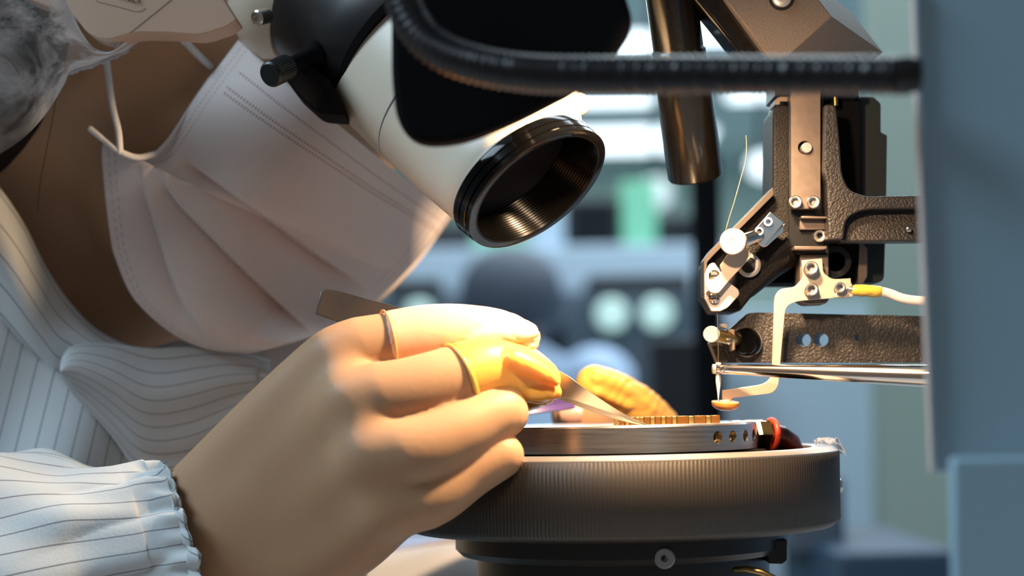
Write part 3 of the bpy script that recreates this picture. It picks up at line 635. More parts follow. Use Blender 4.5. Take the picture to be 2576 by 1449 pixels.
# ================================================================ COVER PANEL, GOOSENECK
cp = empty('machine_cover', tuple(P(2440, 1449, 400)), 'blue-grey sheet metal cover filling the right edge, near the camera', 'panel')
obj('side_sheet', prism([(2298, -60), (2347, 1190), (2640, 1196), (2640, -60)], 400, 3), panelm, cp, bevel=1.0)
obj('side_sheet', prism([(2393, 1150), (2400, 1560), (2700, 1560), (2700, 1150)], 366, 3), panelm, cp, bevel=1.0)
obj('lit_edge_strip', prism([(2294, -60), (2303, -60), (2352, 1190), (2343, 1190)], 397, 3), mat('warm_lit_edge', (.62, .55, .52), .5), cp, bevel=.4)  # warm light on the sheet's edge, painted as a pale strip
gn = empty('gooseneck_arm', tuple(P(2310, 190, 388)), 'black ribbed flexible gooseneck crossing in front, out of focus', 'gooseneck')
gp = spline([(1000, -150, 432, 47), (1008, -40, 432, 47), (1034, 50, 431, 47), (1092, 118, 430, 47), (1190, 160, 427, 47), (1330, 184, 423, 47), (1500, 189, 417, 47), (1750, 188, 408, 47), (2020, 189, 398, 47), (2270, 190, 389, 47)], 60)
seg = [0]
pts_ = [P(*r[:3]) for r in gp]
for k in range(1, len(pts_)): seg.append(seg[-1]+(pts_[k]-pts_[k-1]).length)
obj('flexible_hose', sweep([(*pts_[k], mm(gp[k][3], gp[k][2])+.30*math.cos(2*math.pi*seg[k]/1.9)) for k in range(len(pts_))], 32), hosem, gn)
obj('end_collar', lathe(P(2245, 190, 389), (1, 0, 0), [(0, 4.2), (.5, 4.35), (4.0, 4.35), (4.4, 3.9), (6, 3.9)], 40), blackan, gn)
# ================================================================ MICROSCOPE
ms = empty('stereo_microscope', (P(1100, 500, 535).x-30, 560, -20), 'cream stereo microscope with glossy black objective ring, leaning over the stage', 'microscope')
def loft(secs, n=96, mb=None, k2=1.0):
    """secs: (Lx, Ly, Rx, Ry, Y, tilt) chord of each round section seen from the front"""
    mb = mb or MB(); vs = []; fs = []
    for (lx, ly, rx, ry, Y, q, *kk) in secs:
        A = P(lx, ly, Y); B = P(rx, ry, Y); c = (A+B)/2; e1 = (B-A)/2; r = e1.length; e1n = e1.normalized()
        perp = Vector((e1n.z, 0, -e1n.x))          # lies in the picture plane, towards lower right
        if perp.z > 0: perp = -perp
        e2 = (-perp*q+Vector((0, -1, 0))*math.sqrt(1-q*q))*(kk[0] if kk else k2)
        for i in range(n):
            a = 2*math.pi*i/n; vs.append(c+e1*math.cos(a)+e2*math.sin(a)*r*(.1 if kk and math.sin(a) < 0 else 1))
    m_ = len(secs)
    for k in range(m_-1):
        for i in range(n): fs.append((k*n+i, k*n+(i+1) % n, (k+1)*n+(i+1) % n, (k+1)*n+i))
    fs.append(tuple(range(n))[::-1]); fs.append(tuple((m_-1)*n+i for i in range(n)))
    mb.add(vs, fs); return mb
def lerp(a, b, t): return tuple(x+(y-x)*t for x, y in zip(a, b))
Q = .40
F = (1187, 598, 1519, 358, 531, Q)       # front rim
Bk = (1149, 566, 1475, 322, 535, Q)      # where ring meets housing
def inset(s, k): return (s[0]+(s[2]-s[0])*k, s[1]+(s[3]-s[1])*k, s[2]-(s[2]-s[0])*k, s[3]-(s[3]-s[1])*k)+tuple(s[4:])
ringsec = [Bk, inset(lerp(Bk, F, .08), -.006), inset(lerp(Bk, F, .36), -.004), inset(lerp(Bk, F, .38), .008), inset(lerp(Bk, F, .42), .008), inset(lerp(Bk, F, .44), -.004),
           inset(lerp(Bk, F, .70), -.002), inset(lerp(Bk, F, .73), .010), inset(lerp(Bk, F, .78), .010), inset(lerp(Bk, F, .80), 0), inset(F, .002), inset(lerp(Bk, F, 1.02), .018),
           inset(lerp(Bk, F, 1.02), .050)]
ringsec.append(inset(lerp(Bk, F, .99), .058))
nr_ = loft(ringsec, 128); nr_.f = nr_.f[:-2]
obj('objective_ring', nr_, glossblack, ms, angle=28, label='glossy black objective ring')
bar = [inset(lerp(Bk, F, .985), .050)]
for k in range(30): bar.append(inset(lerp(Bk, F, .975-.065*k), .060+.0006*(k//2)+(.006 if k % 2 else 0)))
nb = loft(bar, 128); nb.f = nb.f[:-2]
obj('threaded_bore', nb, mat('matt_black_thread', (.001, .001, .001), .2, spec=.05), ms, angle=28, solid=.3)
obj('lens_glass', loft([inset(lerp(Bk, F, -.85), .075), inset(lerp(Bk, F, -.80), .085)], 64), mat('lens_coating', (.01, .012, .016), .08, coat=.5), ms)
G0 = inset(Bk, .012); N1 = (1128, 540, 1454, 294, 539, Q)
hs = [inset(lerp(G0, F, .02), .02), G0, inset(lerp(G0, N1, .35), .0), inset(lerp(G0, N1, .45), -.004), (1120, 531, 1458, 281, 541, Q), (1106, 520, 1456, 256, 545, Q), (1060, 484, 1444, 196, 553, .38, .95),
      (960, 392, 1400, 70, 566, .36, .9), (850, 285, 1330, -60, 578, .34, .85), (838, 255, 1300, -90, 582, .34, .85)]
zh = loft(hs, 112); zh.f = zh.f[:-2]+zh.f[-1:]
obj('zoom_housing', zh, cream, ms)
obj('housing_seam', loft([(964, 396, 1404, 74, 565.4, .36, .905), (960, 391, 1399, 68, 566.4, .36, .905)], 112), mat('seam_grey', (.10, .10, .13), .5), ms)
cs = [(868, 292, 1335, -60, 577, .40, .9), (836, 290, 1320, -90, 580, .40, .9), (800, 268, 1290, -120, 584, .40, .9), (775, 235, 1270, -150, 588, .38, .9), (735, 190, 1200, -200, 592, .38, .9), (699, 140, 1120, -250, 598, .38, .9)]
obj('focus_collar', loft(cs, 112), blackan, ms, angle=20)
obj('collar_rim', loft([(874, 295, 1336, -52, 576, .40, .905), (862, 292, 1326, -66, 577.5, .40, .925)], 112), blacksat, ms)
obj('body_tube', loft([(699, 150, 1120, -250, 597.5, .38, .84), (660, 148, 1060, -290, 600, .38, .84), (612, 110, 1010, -330, 604, .38, .84), (598, 70, 960, -360, 606, .38, .8)], 96), cream, ms)
obj('body_screw', lathe(P(652, 44, 560), Vector((-.5, -.75, -.3)), [(-4, 2.6), (1.0, 2.6), (1.6, 2.0), (1.6, 1.1), (.8, 1.0)], 24), steel, ms)
# eyepiece box
eb = prism([(-120, -120), (55, -8), (190, 43, 16), (222, 88, 26), (268, 104, 24), (340, 82, 26), (430, 84, 20), (505, 90, 22), (572, 68, 10), (597, 50, 6), (540, -40), (480, -130)], 556, 13)
obj('eyepiece_box', eb, creamside, ms, bevel=3, seg=4)
def line3(pts, Y, r, name, m, par): obj(name, sweep([(*P(x, y, Y), r) for x, y in pts], 6), m, par)
line3([(432, -2), (380, 40), (325, 84)], 555.9, .07, 'box_seam', creamline, ms)
line3([(238, -6), (244, 4), (290, 15), (340, 29), (356, 28), (366, 20)], 555.9, .05, 'label_border', creamline, ms)
fc = bpy.data.curves.new('serial_text', 'FONT'); fc.body = 'SZ2060'; fc.size = .0027; fc.extrude = .00003; fc.materials.append(mat('label_ink', (.03, .025, .02), .6))
fo = bpy.data.objects.new('serial_text', fc); COL.objects.link(fo); fo.parent = ms
tp = P(356, -5, 555.6)
bpy.context.view_layer.update()
tme = bpy.data.meshes.new_from_object(fo.evaluated_get(bpy.context.evaluated_depsgraph_get())); bpy.data.objects.remove(fo)
fo = bpy.data.objects.new('serial_text', tme); COL.objects.link(fo); fo.parent = ms; fo['label'] = 'upside-down black lettering'
fo.matrix_local = Matrix.Translation(W3(*tp)-ORG[ms.name]) @ Matrix.Rotation(math.radians(180+14), 4, 'Y') @ Matrix.Rotation(math.pi/2, 4, 'X')
# the lettering stands upside down, sloping with the box
# thumbscrew
k0 = P(722, 168, 548); kx = (P(655, 200, 536)-k0).normalized()
obj('thumb_screw', lathe(k0, kx, [(0, 3.6), (.5, 4.2), (9.2, 4.2), (9.9, 3.5), (9.9, .5)], 72, rfun=lambda a, k, r: r-(.16*(math.cos(a*36) > 0) if k in (1, 2) else 0)), blackan, ms, label='black knurled thumbscrew')
obj('thumb_shaft', lathe(k0+kx*1, -kx, [(0, 2.4), (14, 2.6), (16, 4.2), (32, 4.6)], 28), blacksat, ms)
obj('focus_pad', prism([(712, 190, 6), (760, 150), (830, 200), (870, 290), (800, 285, 20), (745, 235, 10)], 556, 20), blacksat, ms, bevel=2)
# black shell in front
obj('front_shell', prism([(972, -160), (984, 60), (984, 200, 60), (998, 308, 40), (1050, 362, 46), (1160, 358, 60), (1300, 302, 60), (1440, 230, 20), (1545, 140, 30), (1598, 60, 40), (1560, -60, 60), (1500, -160)], 450, 9), blacksat, ms, bevel=3.5, seg=5, label='matt black curved shell')
obj('shell_bracket', sweep([(*P(1250, 60, 472), 9), (*P(1230, 60, 560), 9)], 24), blackan, ms)
obj('rear_lamp_boss', sweep([(*P(1430, 265, 560), 4), (*P(1452, 262, 566), 4.2)], 24), cream, ms)
# ================================================================ THE PERSON
pe = empty('person', tuple(P(300, 1449, 640)), 'person in hair cap, white face mask and pinstriped coat, holding tweezers over the stage', 'person')
def relax(mb, wf, it):
    """extra Laplacian smoothing where wf(px, py) > 0"""
    co = np.array([tuple(v) for v in mb.v]); e = np.array([(f[k], f[(k+1) % len(f)]) for f in mb.f for k in range(len(f))])
    n = len(co); cnt = np.bincount(e[:, 0], minlength=n)+np.bincount(e[:, 1], minlength=n)
    u = co[:, 0]/co[:, 1]*FX; v = co[:, 2]/co[:, 1]*FX
    px = CX+u*cr-v*sr; py = CYH-(u*sr+v*cr); w = wf(px, py)[:, None]*.6
    for _ in range(it):
        a = np.zeros_like(co)
        for k in range(3): a[:, k] = np.bincount(e[:, 0], co[e[:, 1], k], n)+np.bincount(e[:, 1], co[e[:, 0], k], n)
        co = co+(a/cnt[:, None]-co)*w
    mb.v = [Vector(c) for c in co]; return mb
def palm_w(px, py):
    d = ((1062-945)*(py-920)-(1228-920)*(px-945))/329.5     # left of the line through the finger roots
    t = np.clip((d-5)/75, 0, 1); return t*t*(3-2*t)
# right hand: back of the hand faces the camera, index on top
idx = [(845, 893, 524, 88), (962, 868, 524, 80), (1085, 843, 524, 74), (1190, 838, 525, 67), (1275, 846, 526, 58), (1312, 850, 527, 44)]
midf = [(880, 1015, 513, 96), (1010, 992, 512, 90), (1110, 962, 513, 84), (1215, 930, 516, 76), (1300, 938, 520, 68), (1352, 958, 523, 55)]
rng = [(925, 1150, 507, 95), (1050, 1135, 506, 90), (1150, 1092, 508, 80), (1225, 1052, 511, 70), (1266, 1038, 513, 66)]
pky = [(985, 1275, 509, 92), (1090, 1243, 509, 80), (1180, 1188, 511, 68), (1264, 1147, 512, 56)]
hb = MB()
for f in (idx, midf, rng, pky): chain(f, .92, mb=hb, n=28)
chain([(845, 893, 526, 90), (745, 1005, 531, 106), (640, 1130, 538, 122), (520, 1290, 548, 148)], .80, mb=hb)
chain([(880, 1015, 519, 98), (790, 1120, 526, 110), (690, 1230, 534, 128), (560, 1350, 544, 160)], .8, mb=hb)
chain([(925, 1150, 516, 98), (840, 1230, 523, 110), (740, 1310, 532, 128), (600, 1390, 544, 160)], .8, mb=hb)
chain([(985, 1275, 517, 95), (900, 1345, 523, 106), (790, 1400, 531, 118), (640, 1430, 545, 148)], .85, mb=hb)
chain([(700, 1180, 538, 130), (830, 1090, 550, 105), (960, 1040, 556, 86), (1100, 1000, 553, 74), (1250, 978, 546, 64), (1350, 972, 537, 46)], .9, mb=hb)   # thumb, behind
chain([(560, 1372, 548, 200), (430, 1400, 556, 210), (250, 1435, 568, 235), (0, 1470, 584, 270), (-300, 1500, 600, 300)], .8, mb=hb)
for (x, y, r) in ((760, 1060, 120), (740, 1160, 140), (700, 1250, 155), (830, 1150, 122), (870, 1230, 110), (650, 1200, 140), (860, 1060, 104), (820, 1300, 112), (930, 1230, 94), (955, 1190, 92), (620, 1290, 165)):
    Y = 524+(860-x)*.075; sphere(P(x, y, Y), mm(r, Y), mb=hb, sc=(1, .78, 1))
handR = relax(fuse(hb, .75, 10), palm_w, 220)
# left hand behind the chuck: thumb with bare nail, gloved forefinger
lidx = [(1498, 968, 632, 44), (1540, 990, 640, 52), (1600, 1030, 652, 56), (1668, 1100, 676, 60), (1740, 1180, 696, 66)]
lth = [(1452, 1041, 637, 68), (1487, 1052, 641, 68), (1530, 1072, 655, 66), (1600, 1130, 678, 62), (1680, 1230, 700, 80)]
lb = MB(); chain(lidx, .9, mb=lb); chain(lth, .95, mb=lb)
chain([(1590, 1085, 680, 50), (1660, 1140, 690, 56), (1750, 1210, 700, 64)], mb=lb); chain([(1600, 1150, 695, 46), (1690, 1200, 706, 54), (1760, 1250, 712, 60)], mb=lb); chain([(1620, 1200, 710, 42), (1700, 1250, 716, 48), (1750, 1280, 718, 56)], mb=lb)
chain([(1740, 1180, 700, 72), (1700, 1270, 712, 120), (1600, 1330, 722, 140), (1480, 1400, 730, 150), (1250, 1500, 740, 170), (800, 1620, 755, 210), (400, 1640, 770, 240)], .8, mb=lb)
chain([(1750, 1215, 704, 72), (1710, 1275, 714, 110), (1600, 1340, 724, 130)], .8, mb=lb)
handL = fuse(lb, .9, 6)
# head, neck and shoulders
tb = MB()
def eli(px, py, Y, rx, ry, rz, mb, tilt=0):
    c = P(px, py, Y); s = sphere(Vector((0, 0, 0)), 1, n=40, sc=(rx, ry, rz)); M_ = Matrix.Rotation(tilt, 3, 'Y')
    mb.add([M_ @ v+c for v in s.v], s.f)
eli(250, 20, 668, 96, 76, 88, tb, .3)
eli(560, 160, 668, 62, 58, 84, tb, -.5)
eli(500, 430, 664, 50, 56, 62, tb, -.5)
eli(590, 600, 668, 34, 40, 38, tb, -.4)
eli(860, 330, 668, 26, 14, 20, tb, .7)      # nose
eli(930, 360, 668, 10, 9, 9, tb)
for Yq in (640, 696): eli(760, 60, Yq, 14, 12, 9, tb)   # brow and lids
eli(760, 520, 668, 12, 24, 8, tb, -.4)      # lips
chain([(200, 330, 672, 360), (120, 520, 680, 350), (-20, 760, 690, 400), (-300, 1000, 760, 520)], .85, mb=tb)
chain([(420, 560, 668, 170), (300, 700, 676, 250), (120, 880, 690, 330)], .9, mb=tb)
eli(243, 158, 604, 6, 7, 13, tb, .4)         # ear lobe

chain([(-300, 1100, 830, 560), (-250, 1500, 830, 560), (-200, 2100, 830, 600)], .9, mb=tb)
chain([(-620, 1250, 760, 420), (-900, 1400, 620, 360), (-900, 1540, 640, 330), (-300, 1500, 600, 290)], .9, mb=tb)
chain([(-200, 1250, 880, 420), (0, 1750, 870, 360), (400, 1640, 770, 240)], .9, mb=tb)
headB = fuse(tb, 2.6, 8)
obj('body', merge(handR, handL, headB), skin, pe, angle=180)
# nails of the left thumb
nc = P(1438, 1034, 625.2)
def nail(u, v):
    a = (u-.5)*2.1; b = (v-.5); w = 1-.10*abs(b)*2
    ax = Vector((-.93, 0, .10)).normalized(); sd = Vector((.10, 0, .93)).normalized(); up = Vector((-.05, -.96, .28)).normalized()
    rN = 8.0
    return nc+Vector((0, 3.2, -1.2))+ax*(-b*8.6)*(1-.18*(a/1.05)**2)+sd*math.sin(a*.78)*rN*.66*w+up*(math.cos(a*.78)*rN-5.0)
obj('fingernail', grid(nail, 16, 12), nailm, pe, solid=.25, label='thumbnail of the left hand')
# finger cots
def sub(ch, a, b, per=10):
    R_ = spline(ch, per); n = len(R_)-1; return R_[int(a*n):int(b*n)+1]
def cot(rows, k2, grow, extra, voxel, fn=None, smooth=4):
    mb = sweep([(*P(r[0], r[1], r[2]), mm(r[3], r[2])+grow) for r in rows], n=36, k2=k2, caps='end')
    for e in extra: chain(*e[:1], e[1], mb=mb)
    return fuse(mb, voxel, smooth, fn)
def ripple(amp, wl, ang, x0, x1):
    ca, sa = math.cos(ang), math.sin(ang)
    def fn(co, nr):
        px = co[:, 0]/co[:, 1]*FX+CX
        w = np.clip((px-x0)/(x1-x0), 0, 1); w = w*w
        ph = (co[:, 0]*ca+co[:, 2]*sa)/wl*2*np.pi+1.3*np.sin(co[:, 0]*.4)
        d = amp*w*(np.abs(np.sin(ph))**.7-.5); return co+nr*d[:, None]
    return fn
ci = cot(sub(idx, .24, 1), .92, .45, [([(1180, 856, 520, 30), (1290, 846, 518, 24), (1349, 838, 519, 10)], 1.0), ([(1240, 880, 521, 26), (1335, 868, 520, 14)], 1)], .55, ripple(.3, 6.5, 1.25, 1080, 1340), 9)
obj('finger_cot', ci, latexpale, pe, angle=180, label='pale finger cot on the forefinger')
cm_ = cot(sub(midf, .51, 1), .95, .55, [([(1290, 905, 511, 30), (1350, 930, 512, 22), (1398, 960, 516, 12)], 1.0), ([(1330, 985, 517, 26), (1395, 985, 520, 20)], 1), ([(1335, 900, 521, 26), (1385, 925, 522, 14)], 1)], .55, ripple(.28, 6.0, .4, 1200, 1400), 9)
obj('finger_cot', cm_, latexyel, pe, angle=180, label='bright yellow finger cot on the middle finger')
ct_ = cot(spline([(1250, 978, 546, 64), (1320, 978, 540, 54), (1362, 976, 535, 42)], 8), .9, .5, [], .6, ripple(.4, 4, .3, 1200, 1390))
obj('finger_cot', ct_, latexyel, pe, angle=180, label='yellow finger cot on the right thumb, mostly hidden')
def rim(cpx, cpy, Y, rpx, dx, dy, r, name, m, k=1.0, lean=.35):
    c = P(cpx, cpy, Y); ax = Vector((dx, -lean, -dy)).normalized(); _, u, w = frame(ax); Rr = mm(rpx, Y)
    obj(name, sweep([(*(c+u*math.cos(t)*Rr+w*math.sin(t)*Rr*k), r) for t in np.linspace(0, 2*math.pi, 60)], 10, caps=False), m, pe)
rim(976, 862, 524, 81.5, 1, -.16, .36, 'cot_rim', latexrim, lean=-.30)
rim(1158, 948, 515, 85.5, 1, -.42, .6, 'cot_rim', latexyel, lean=-.40)
rim(1178, 942, 515.5, 83, 1, -.30, .5, 'cot_rim', latexyel, lean=-.18)
cl = cot(spline([(1650, 1080, 668, 60), (1600, 1030, 652, 58), (1540, 990, 640, 53), (1493, 966, 631, 45)], 10), .9, .6, [([(1500, 952, 626, 20), (1560, 975, 634, 18), (1640, 1030, 648, 16)], 1), ([(1500, 985, 626, 14), (1580, 1020, 638, 14)], 1)], .6, ripple(.35, 9, 2.2, 1440, 1560))
obj('finger_cot', cl, latexyel, pe, angle=180, label='wrinkled yellow finger cot on the left forefinger')
# hair
hr = MB(); eli(-115, 95, 648, 65, 120, 59, hr); eli(-60, -120, 664, 66, 98, 60, hr); eli(40, -170, 668, 66, 94, 56, hr, .2)
obj('hair', fuse(hr, 2, 4), hairm, pe)
obj('hair_strand', sweep([(*P(x, y, 592), .13) for x, y in spline([(150, 180), (134, 290), (116, 380), (100, 470), (95, 535)], 5)], 6), hairm, pe)
# sheer cap: a billowing shell over the hair, gathered to a band at the ear
Lc = curve2([(-160, 470), (20, 375), (105, 300), (160, 215), (180, 178), (235, 160), (282, 140), (315, 128), (350, 95)])
Uc = curve2([(-160, -260), (0, -140), (120, -70), (175, 20), (208, 85), (240, 122), (280, 128), (305, 100), (350, 84)])
def capf(u, v):
    a = Lc(u); b = Uc(u); p = a+(b-a)*v; bul = math.sin(math.pi*min(1, v*.5+.02))
    f = (1-u)**.5
    Y = 576-52*f*bul**.6-2.0*math.sin(u*17+v*8)*f-1.8*math.sin(v*13+u*7)*f
    return P(p[0], p[1], Y)
obj('hair_cap', grid(capf, 110, 90), capm, pe)
Bc = spline([(175, 182, 572), (235, 163, 573), (282, 145, 574), (315, 128, 575), (348, 95, 576)], 10)
obj('cap_band', sweep([(*P(r[0], r[1], r[2]), mm(6+1.6*math.sin(k*.9)+1.5*math.sin(k*2.3), r[2])) for k, r in enumerate(Bc)], 16, k2=.45), mat('cap_band_cloth', (.60, .62, .66), .8, alpha=.8), pe)
# ---- mask
Lm = curve2([(600, 100), (500, 235), (425, 350), (390, 386), (350, 392), (300, 378), (258, 362), (262, 470), (278, 600), (292, 655), (332, 745), (400, 815), (470, 860), (540, 882), (625, 890)])
Rm = curve2([(1132, 538), (1095, 590), (1050, 650), (990, 715), (935, 765)])
Tm = curve2([(600, 100), (690, 180), (760, 240), (870, 330), (980, 420), (1060, 480), (1132, 538)])
Bm = curve2([(625, 890), (700, 872), (780, 845), (860, 808), (935, 765)])
def vmap(v):   # where row v meets the left edge / right edge
    lv = np.interp(v, [0, .42, .5, .6, 1], [0, .285, .33, .47, 1]); rv = np.interp(v, [0, .5, .8, 1], [0, .62, .9, 1]); return lv, rv
PLE = [([(455, 392), (560, 465), (680, 552), (800, 640), (925, 722)], 10, 80), ([(392, 415), (445, 500), (530, 590), (630, 690), (720, 775), (790, 840)], 11, 85), ([(350, 420), (372, 500), (400, 590), (432, 690), (470, 775), (530, 870)], 8, 60)]
PLE = [(spline(c, 8), h, w) for c, h, w in PLE]
def pleats(px, py):
    out = 0
    for c, h, w in PLE:
        k = int(np.argmin((c[:, 0]-px)**2+(c[:, 1]-py)**2)); best = None
        for a in (max(k-1, 0), min(k, len(c)-2)):
            A, B = c[a], c[a+1]; t = ((px-A[0])*(B[0]-A[0])+(py-A[1])*(B[1]-A[1]))/((B-A)@(B-A)); t = min(max(t, 0), 1); q = A+(B-A)*t; d = math.hypot(px-q[0], py-q[1])
            if best is None or d < best[0]: best = (d, a+t, (B[0]-A[0])*(py-A[1])-(B[1]-A[1])*(px-A[0]))
        d, t, sg = best; t /= len(c)-1
        if sg <= 0: continue
        fade = min(1, t*7)*min(1, (1-t)*4.5)
        out += h*fade*min(1, d/7)*math.exp(-d/w)
    return out
def maskf(side):
    def fn(u, v):
        lv, rv = vmap(v); l = Lm(lv); r = Rm(rv); t = Tm(u); b = Bm(u)
        p = (l*(1-u)+r*u)+(t*(1-v)+b*v)-((Tm(0)*(1-u)+Tm(1)*u)*(1-v)+(Bm(0)*(1-u)+Bm(1)*u)*v)
        bul = math.sin(math.pi*(.32+.62*u)); bv = .84+.16*math.sin(math.pi*v)
        Y = 668-82*bul*bv
        if side > 0: Y += pleats(p[0], p[1])-1.2*math.sin(v*3.1+u*5)*math.sin(math.pi*u)
        q = P(p[0], p[1], Y)
        if side < 0: q = Vector((q.x*668/q.y*1.0, 2*668-q.y, q.z*668/q.y))
        return q
    return fn
near = grid(maskf(1), 190, 200); far = grid(maskf(-1), 60, 60)
obj('face_mask', merge(near, far), maskm, pe, solid=.5, angle=60, label='white pleated face mask')
ev = [P(600, 100, 626)]
def loop(pts, r, Y0=None):
    obj('ear_loop', sweep([(*P(x, y, Y), r) for x, y, Y in spline(pts, 8)], 12), elastic, pe)
loop([(268, 148, 590), (274, 200, 588), (284, 270, 586), (298, 330, 585), (302, 382, 586)], 1.15)
loop([(465, 104, 600), (500, 140, 606), (532, 170, 612), (548, 178, 618)], 1.3)
loop([(228, 325, 588), (262, 352, 587), (300, 380, 586), (345, 396, 588), (388, 388, 592)], 1.1)
obj('mask_hem', sweep([(*P(x, y, Y), .7) for x, y, Y in spline([(388, 389, 592), (430, 345, 597), (505, 232, 606), (600, 100, 620)], 10)], 10), elastic, pe)
# ---- coat
def sheetf(top, bot, Yf):
    T_, B_ = curve2(top), curve2(bot)
    return lambda u, v: (lambda p: P(p[0], p[1], Yf(u, v)))(T_(u)*(1-v)+B_(u)*v)
ctop = [(-120, 300), (0, 470), (60, 560), (112, 662), (165, 745), (235, 820), (310, 862), (380, 880), (450, 878), (520, 868), (590, 880), (680, 905)]
cbot = [(-160, 640), (-60, 740), (0, 800), (60, 868), (110, 920), (150, 955), (230, 960), (330, 965), (450, 970), (520, 975), (590, 985), (680, 990)]
obj('coat_collar', grid(sheetf(ctop, cbot, lambda u, v: 612+8*u-9*math.sin(math.pi*v)+3*math.sin(u*17)*math.sin(v*3)), 120, 24, lambda u, v: (v*4.4+.28*math.sin(u*6), u)), stripe, pe, solid=1.2)
ttop = [(-260, 640), (-60, 720), (60, 860), (150, 940), (260, 1060), (345, 1180), (460, 1300), (620, 1460)]
tbot = [(-500, 1750), (-200, 1750), (0, 1750), (100, 1750), (200, 1750), (300, 1750), (420, 1750), (620, 1750)]
obj('coat_front', grid(sheetf(ttop, tbot, lambda u, v: 622-10*math.sin(math.pi*u)+2*math.sin(u*21+v*3)), 100, 30, lambda u, v: (u*23+v*.6, v)), stripe, pe, solid=1.2)
ftop = [(150, 930), (158, 895), (190, 868), (280, 864), (380, 876), (480, 872), (560, 880), (650, 900)]
fbot = [(152, 945), (190, 1000), (240, 1050), (290, 1110), (350, 1190), (430, 1210), (520, 1180), (640, 1060)]
obj('collar_tab', grid(sheetf(ftop, fbot, lambda u, v: 603+10*u-5*math.sin(math.pi*min(1, v*1.2))+(1.2*math.sin(v*12+u*2)*u)), 90, 50, lambda u, v: (v*9.2+.25*math.sin(u*8+v*3), u)), stripe, pe, solid=1.2)
rtop = [(120, 1000), (300, 900), (500, 850), (620, 872), (720, 868), (800, 900)]
rbot = [(200, 1700), (400, 1700), (600, 1700), (700, 1700), (820, 1700), (980, 1700)]
obj('coat_chest', grid(sheetf(rtop, rbot, lambda u, v: 634+26*max(0, u-.45)+6*math.sin(u*9+v*6)), 80, 60, lambda u, v: (v*24+u*3, u)), stripe, pe, solid=1.2)
obj('undershirt', sweep([(*P(x, y, 640), r) for x, y, r in ((560, 905, 8), (640, 905, 9), (720, 880, 9), (790, 860, 8))], 20, k2=.5), plaincloth, pe)
# right sleeve with gathered cuff
sv = spline([(-420, 1500, 596, 352), (-150, 1478, 584, 330), (0, 1462, 574, 322), (140, 1440, 564, 296), (240, 1424, 557, 262), (310, 1412, 551, 232), (345, 1406, 549, 224), (400, 1398, 546, 226), (425, 1393, 545, 222), (442, 1391, 544, 215)], 14)
NS = len(sv)-1
def slr(a, t, r, c):
    px = c.x/c.y*FX+CX
    g = math.exp(-((px-330)/110)**2)          # gathers near the elastic
    cu = 1/(1+math.exp(-(px-372)/10.))
    d = g*(3.4*abs(math.sin(a*5.5+px*.012))-1.2+.9*math.sin(a*13+1))*(1-.3*cu)
    d += cu*(1.1*math.sin(a*26)+.7*math.sin(a*17+2))
    w = math.exp(-((px-60)/260)**2); d += w*(2.4*math.sin(a*3+px*.017)+1.2*math.sin(a*7-px*.02))
    return r+d
sl = MB(); ns = 240; rows = [(P(r[0], r[1], r[2]), mm(r[3], r[2])) for r in sv]; vs = []; uvs = []
for j, (c, r) in enumerate(rows):
    t = (rows[min(j+1, NS)][0]-rows[max(j-1, 0)][0]).normalized(); e1 = t.cross(Vector((0, 1, 0))).normalized(); e2 = t.cross(e1)
    for i in range(ns+1):
        a = 2*math.pi*i/ns; rr_ = slr(a, 0, r, c); vv = c+e1*math.cos(a)*rr_+e2*math.sin(a)*rr_*.90; vv.x += .85*(c.y-vv.y)*min(1, max(0, (c.x/c.y*FX+CX-60)/300)); vs.append(vv); uvs.append((i/ns*34+.9*math.sin(j/NS*5)+j/NS*5, j/NS))
fs = [(j*(ns+1)+i, j*(ns+1)+i+1, (j+1)*(ns+1)+i+1, (j+1)*(ns+1)+i) for j in range(NS) for i in range(ns)]
sl.add(vs, fs, uvs)
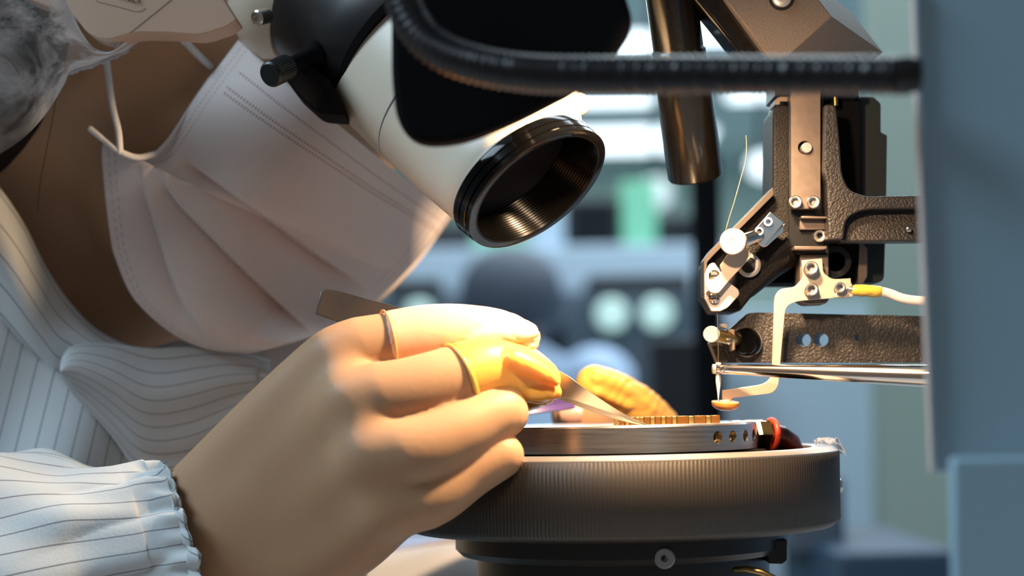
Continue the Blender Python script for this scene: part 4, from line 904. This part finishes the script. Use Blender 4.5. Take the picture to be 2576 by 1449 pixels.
obj('right_sleeve', sl, stripe, pe, solid=1.0, angle=180)
# left sleeve, behind the stage
obj('left_sleeve', chain([(1180, 1560, 705, 200), (900, 1630, 725, 240), (500, 1640, 755, 270), (150, 1640, 800, 330)], .9, n=40), plaincloth, pe)
# ================================================================ TWEEZERS
tz = empty('tweezers', tuple(P(1618, 1068, 553)), 'steel tweezers held in the right hand, tips on the gold header', 'tweezers')
twm = mat('tweezer_steel', (.42, .36, .30), .36, .95, noise=(120, .2))
def arm_(pts, th, name, m=twm):
    """pts: (px, py, Y, halfwidth_px, edge depth)"""
    R_ = spline(pts, 8); vs = []; n = len(R_)
    for i, r in enumerate(R_):
        c = P(r[0], r[1], r[2]); d = (P(*R_[min(i+1, n-1)][:3])-P(*R_[max(i-1, 0)][:3])).normalized(); s = Vector((-d.z, 0, d.x)).normalized()*mm(r[3], r[2])
        f = Vector((0, th, 0)); tl = Vector((0, -r[4], 0)); vs += [c+s+tl, c-s-tl, c-s-tl+f, c+s+tl+f]
    fs = [(0, 1, 2, 3), tuple((n-1)*4+k for k in (3, 2, 1, 0))]
    for i in range(n-1):
        for k in range(4): fs.append((i*4+k, i*4+(k+1) % 4, i*4+4+(k+1) % 4, i*4+4+k))
    obj(name, MB().add(vs, fs), m, tz, bevel=.12, smooth=True)
arm_([(808, 756, 556, 30, 1), (850, 768, 556, 36, 1), (920, 789, 555, 37, 1), (1000, 812, 553, 38, 1), (1200, 880, 548, 38, 1), (1390, 958, 541, 30, 1), (1455, 990, 540, 20, 1.2), (1540, 1032, 544, 8, .8), (1590, 1054, 549, 3.2, .3), (1634, 1070, 553, 1.4, .1)], .9, 'near_arm')
arm_([(800, 762, 561, 30, 0), (850, 776, 561, 33, 0), (1000, 822, 561, 36, 0), (1200, 890, 560, 36, 0), (1370, 965, 555, 26, 0), (1440, 1004, 552, 12, .6), (1530, 1042, 552, 7, .3), (1590, 1062, 553, 3, .2), (1622, 1070, 554, 1.4, .1)], .9, 'far_arm')
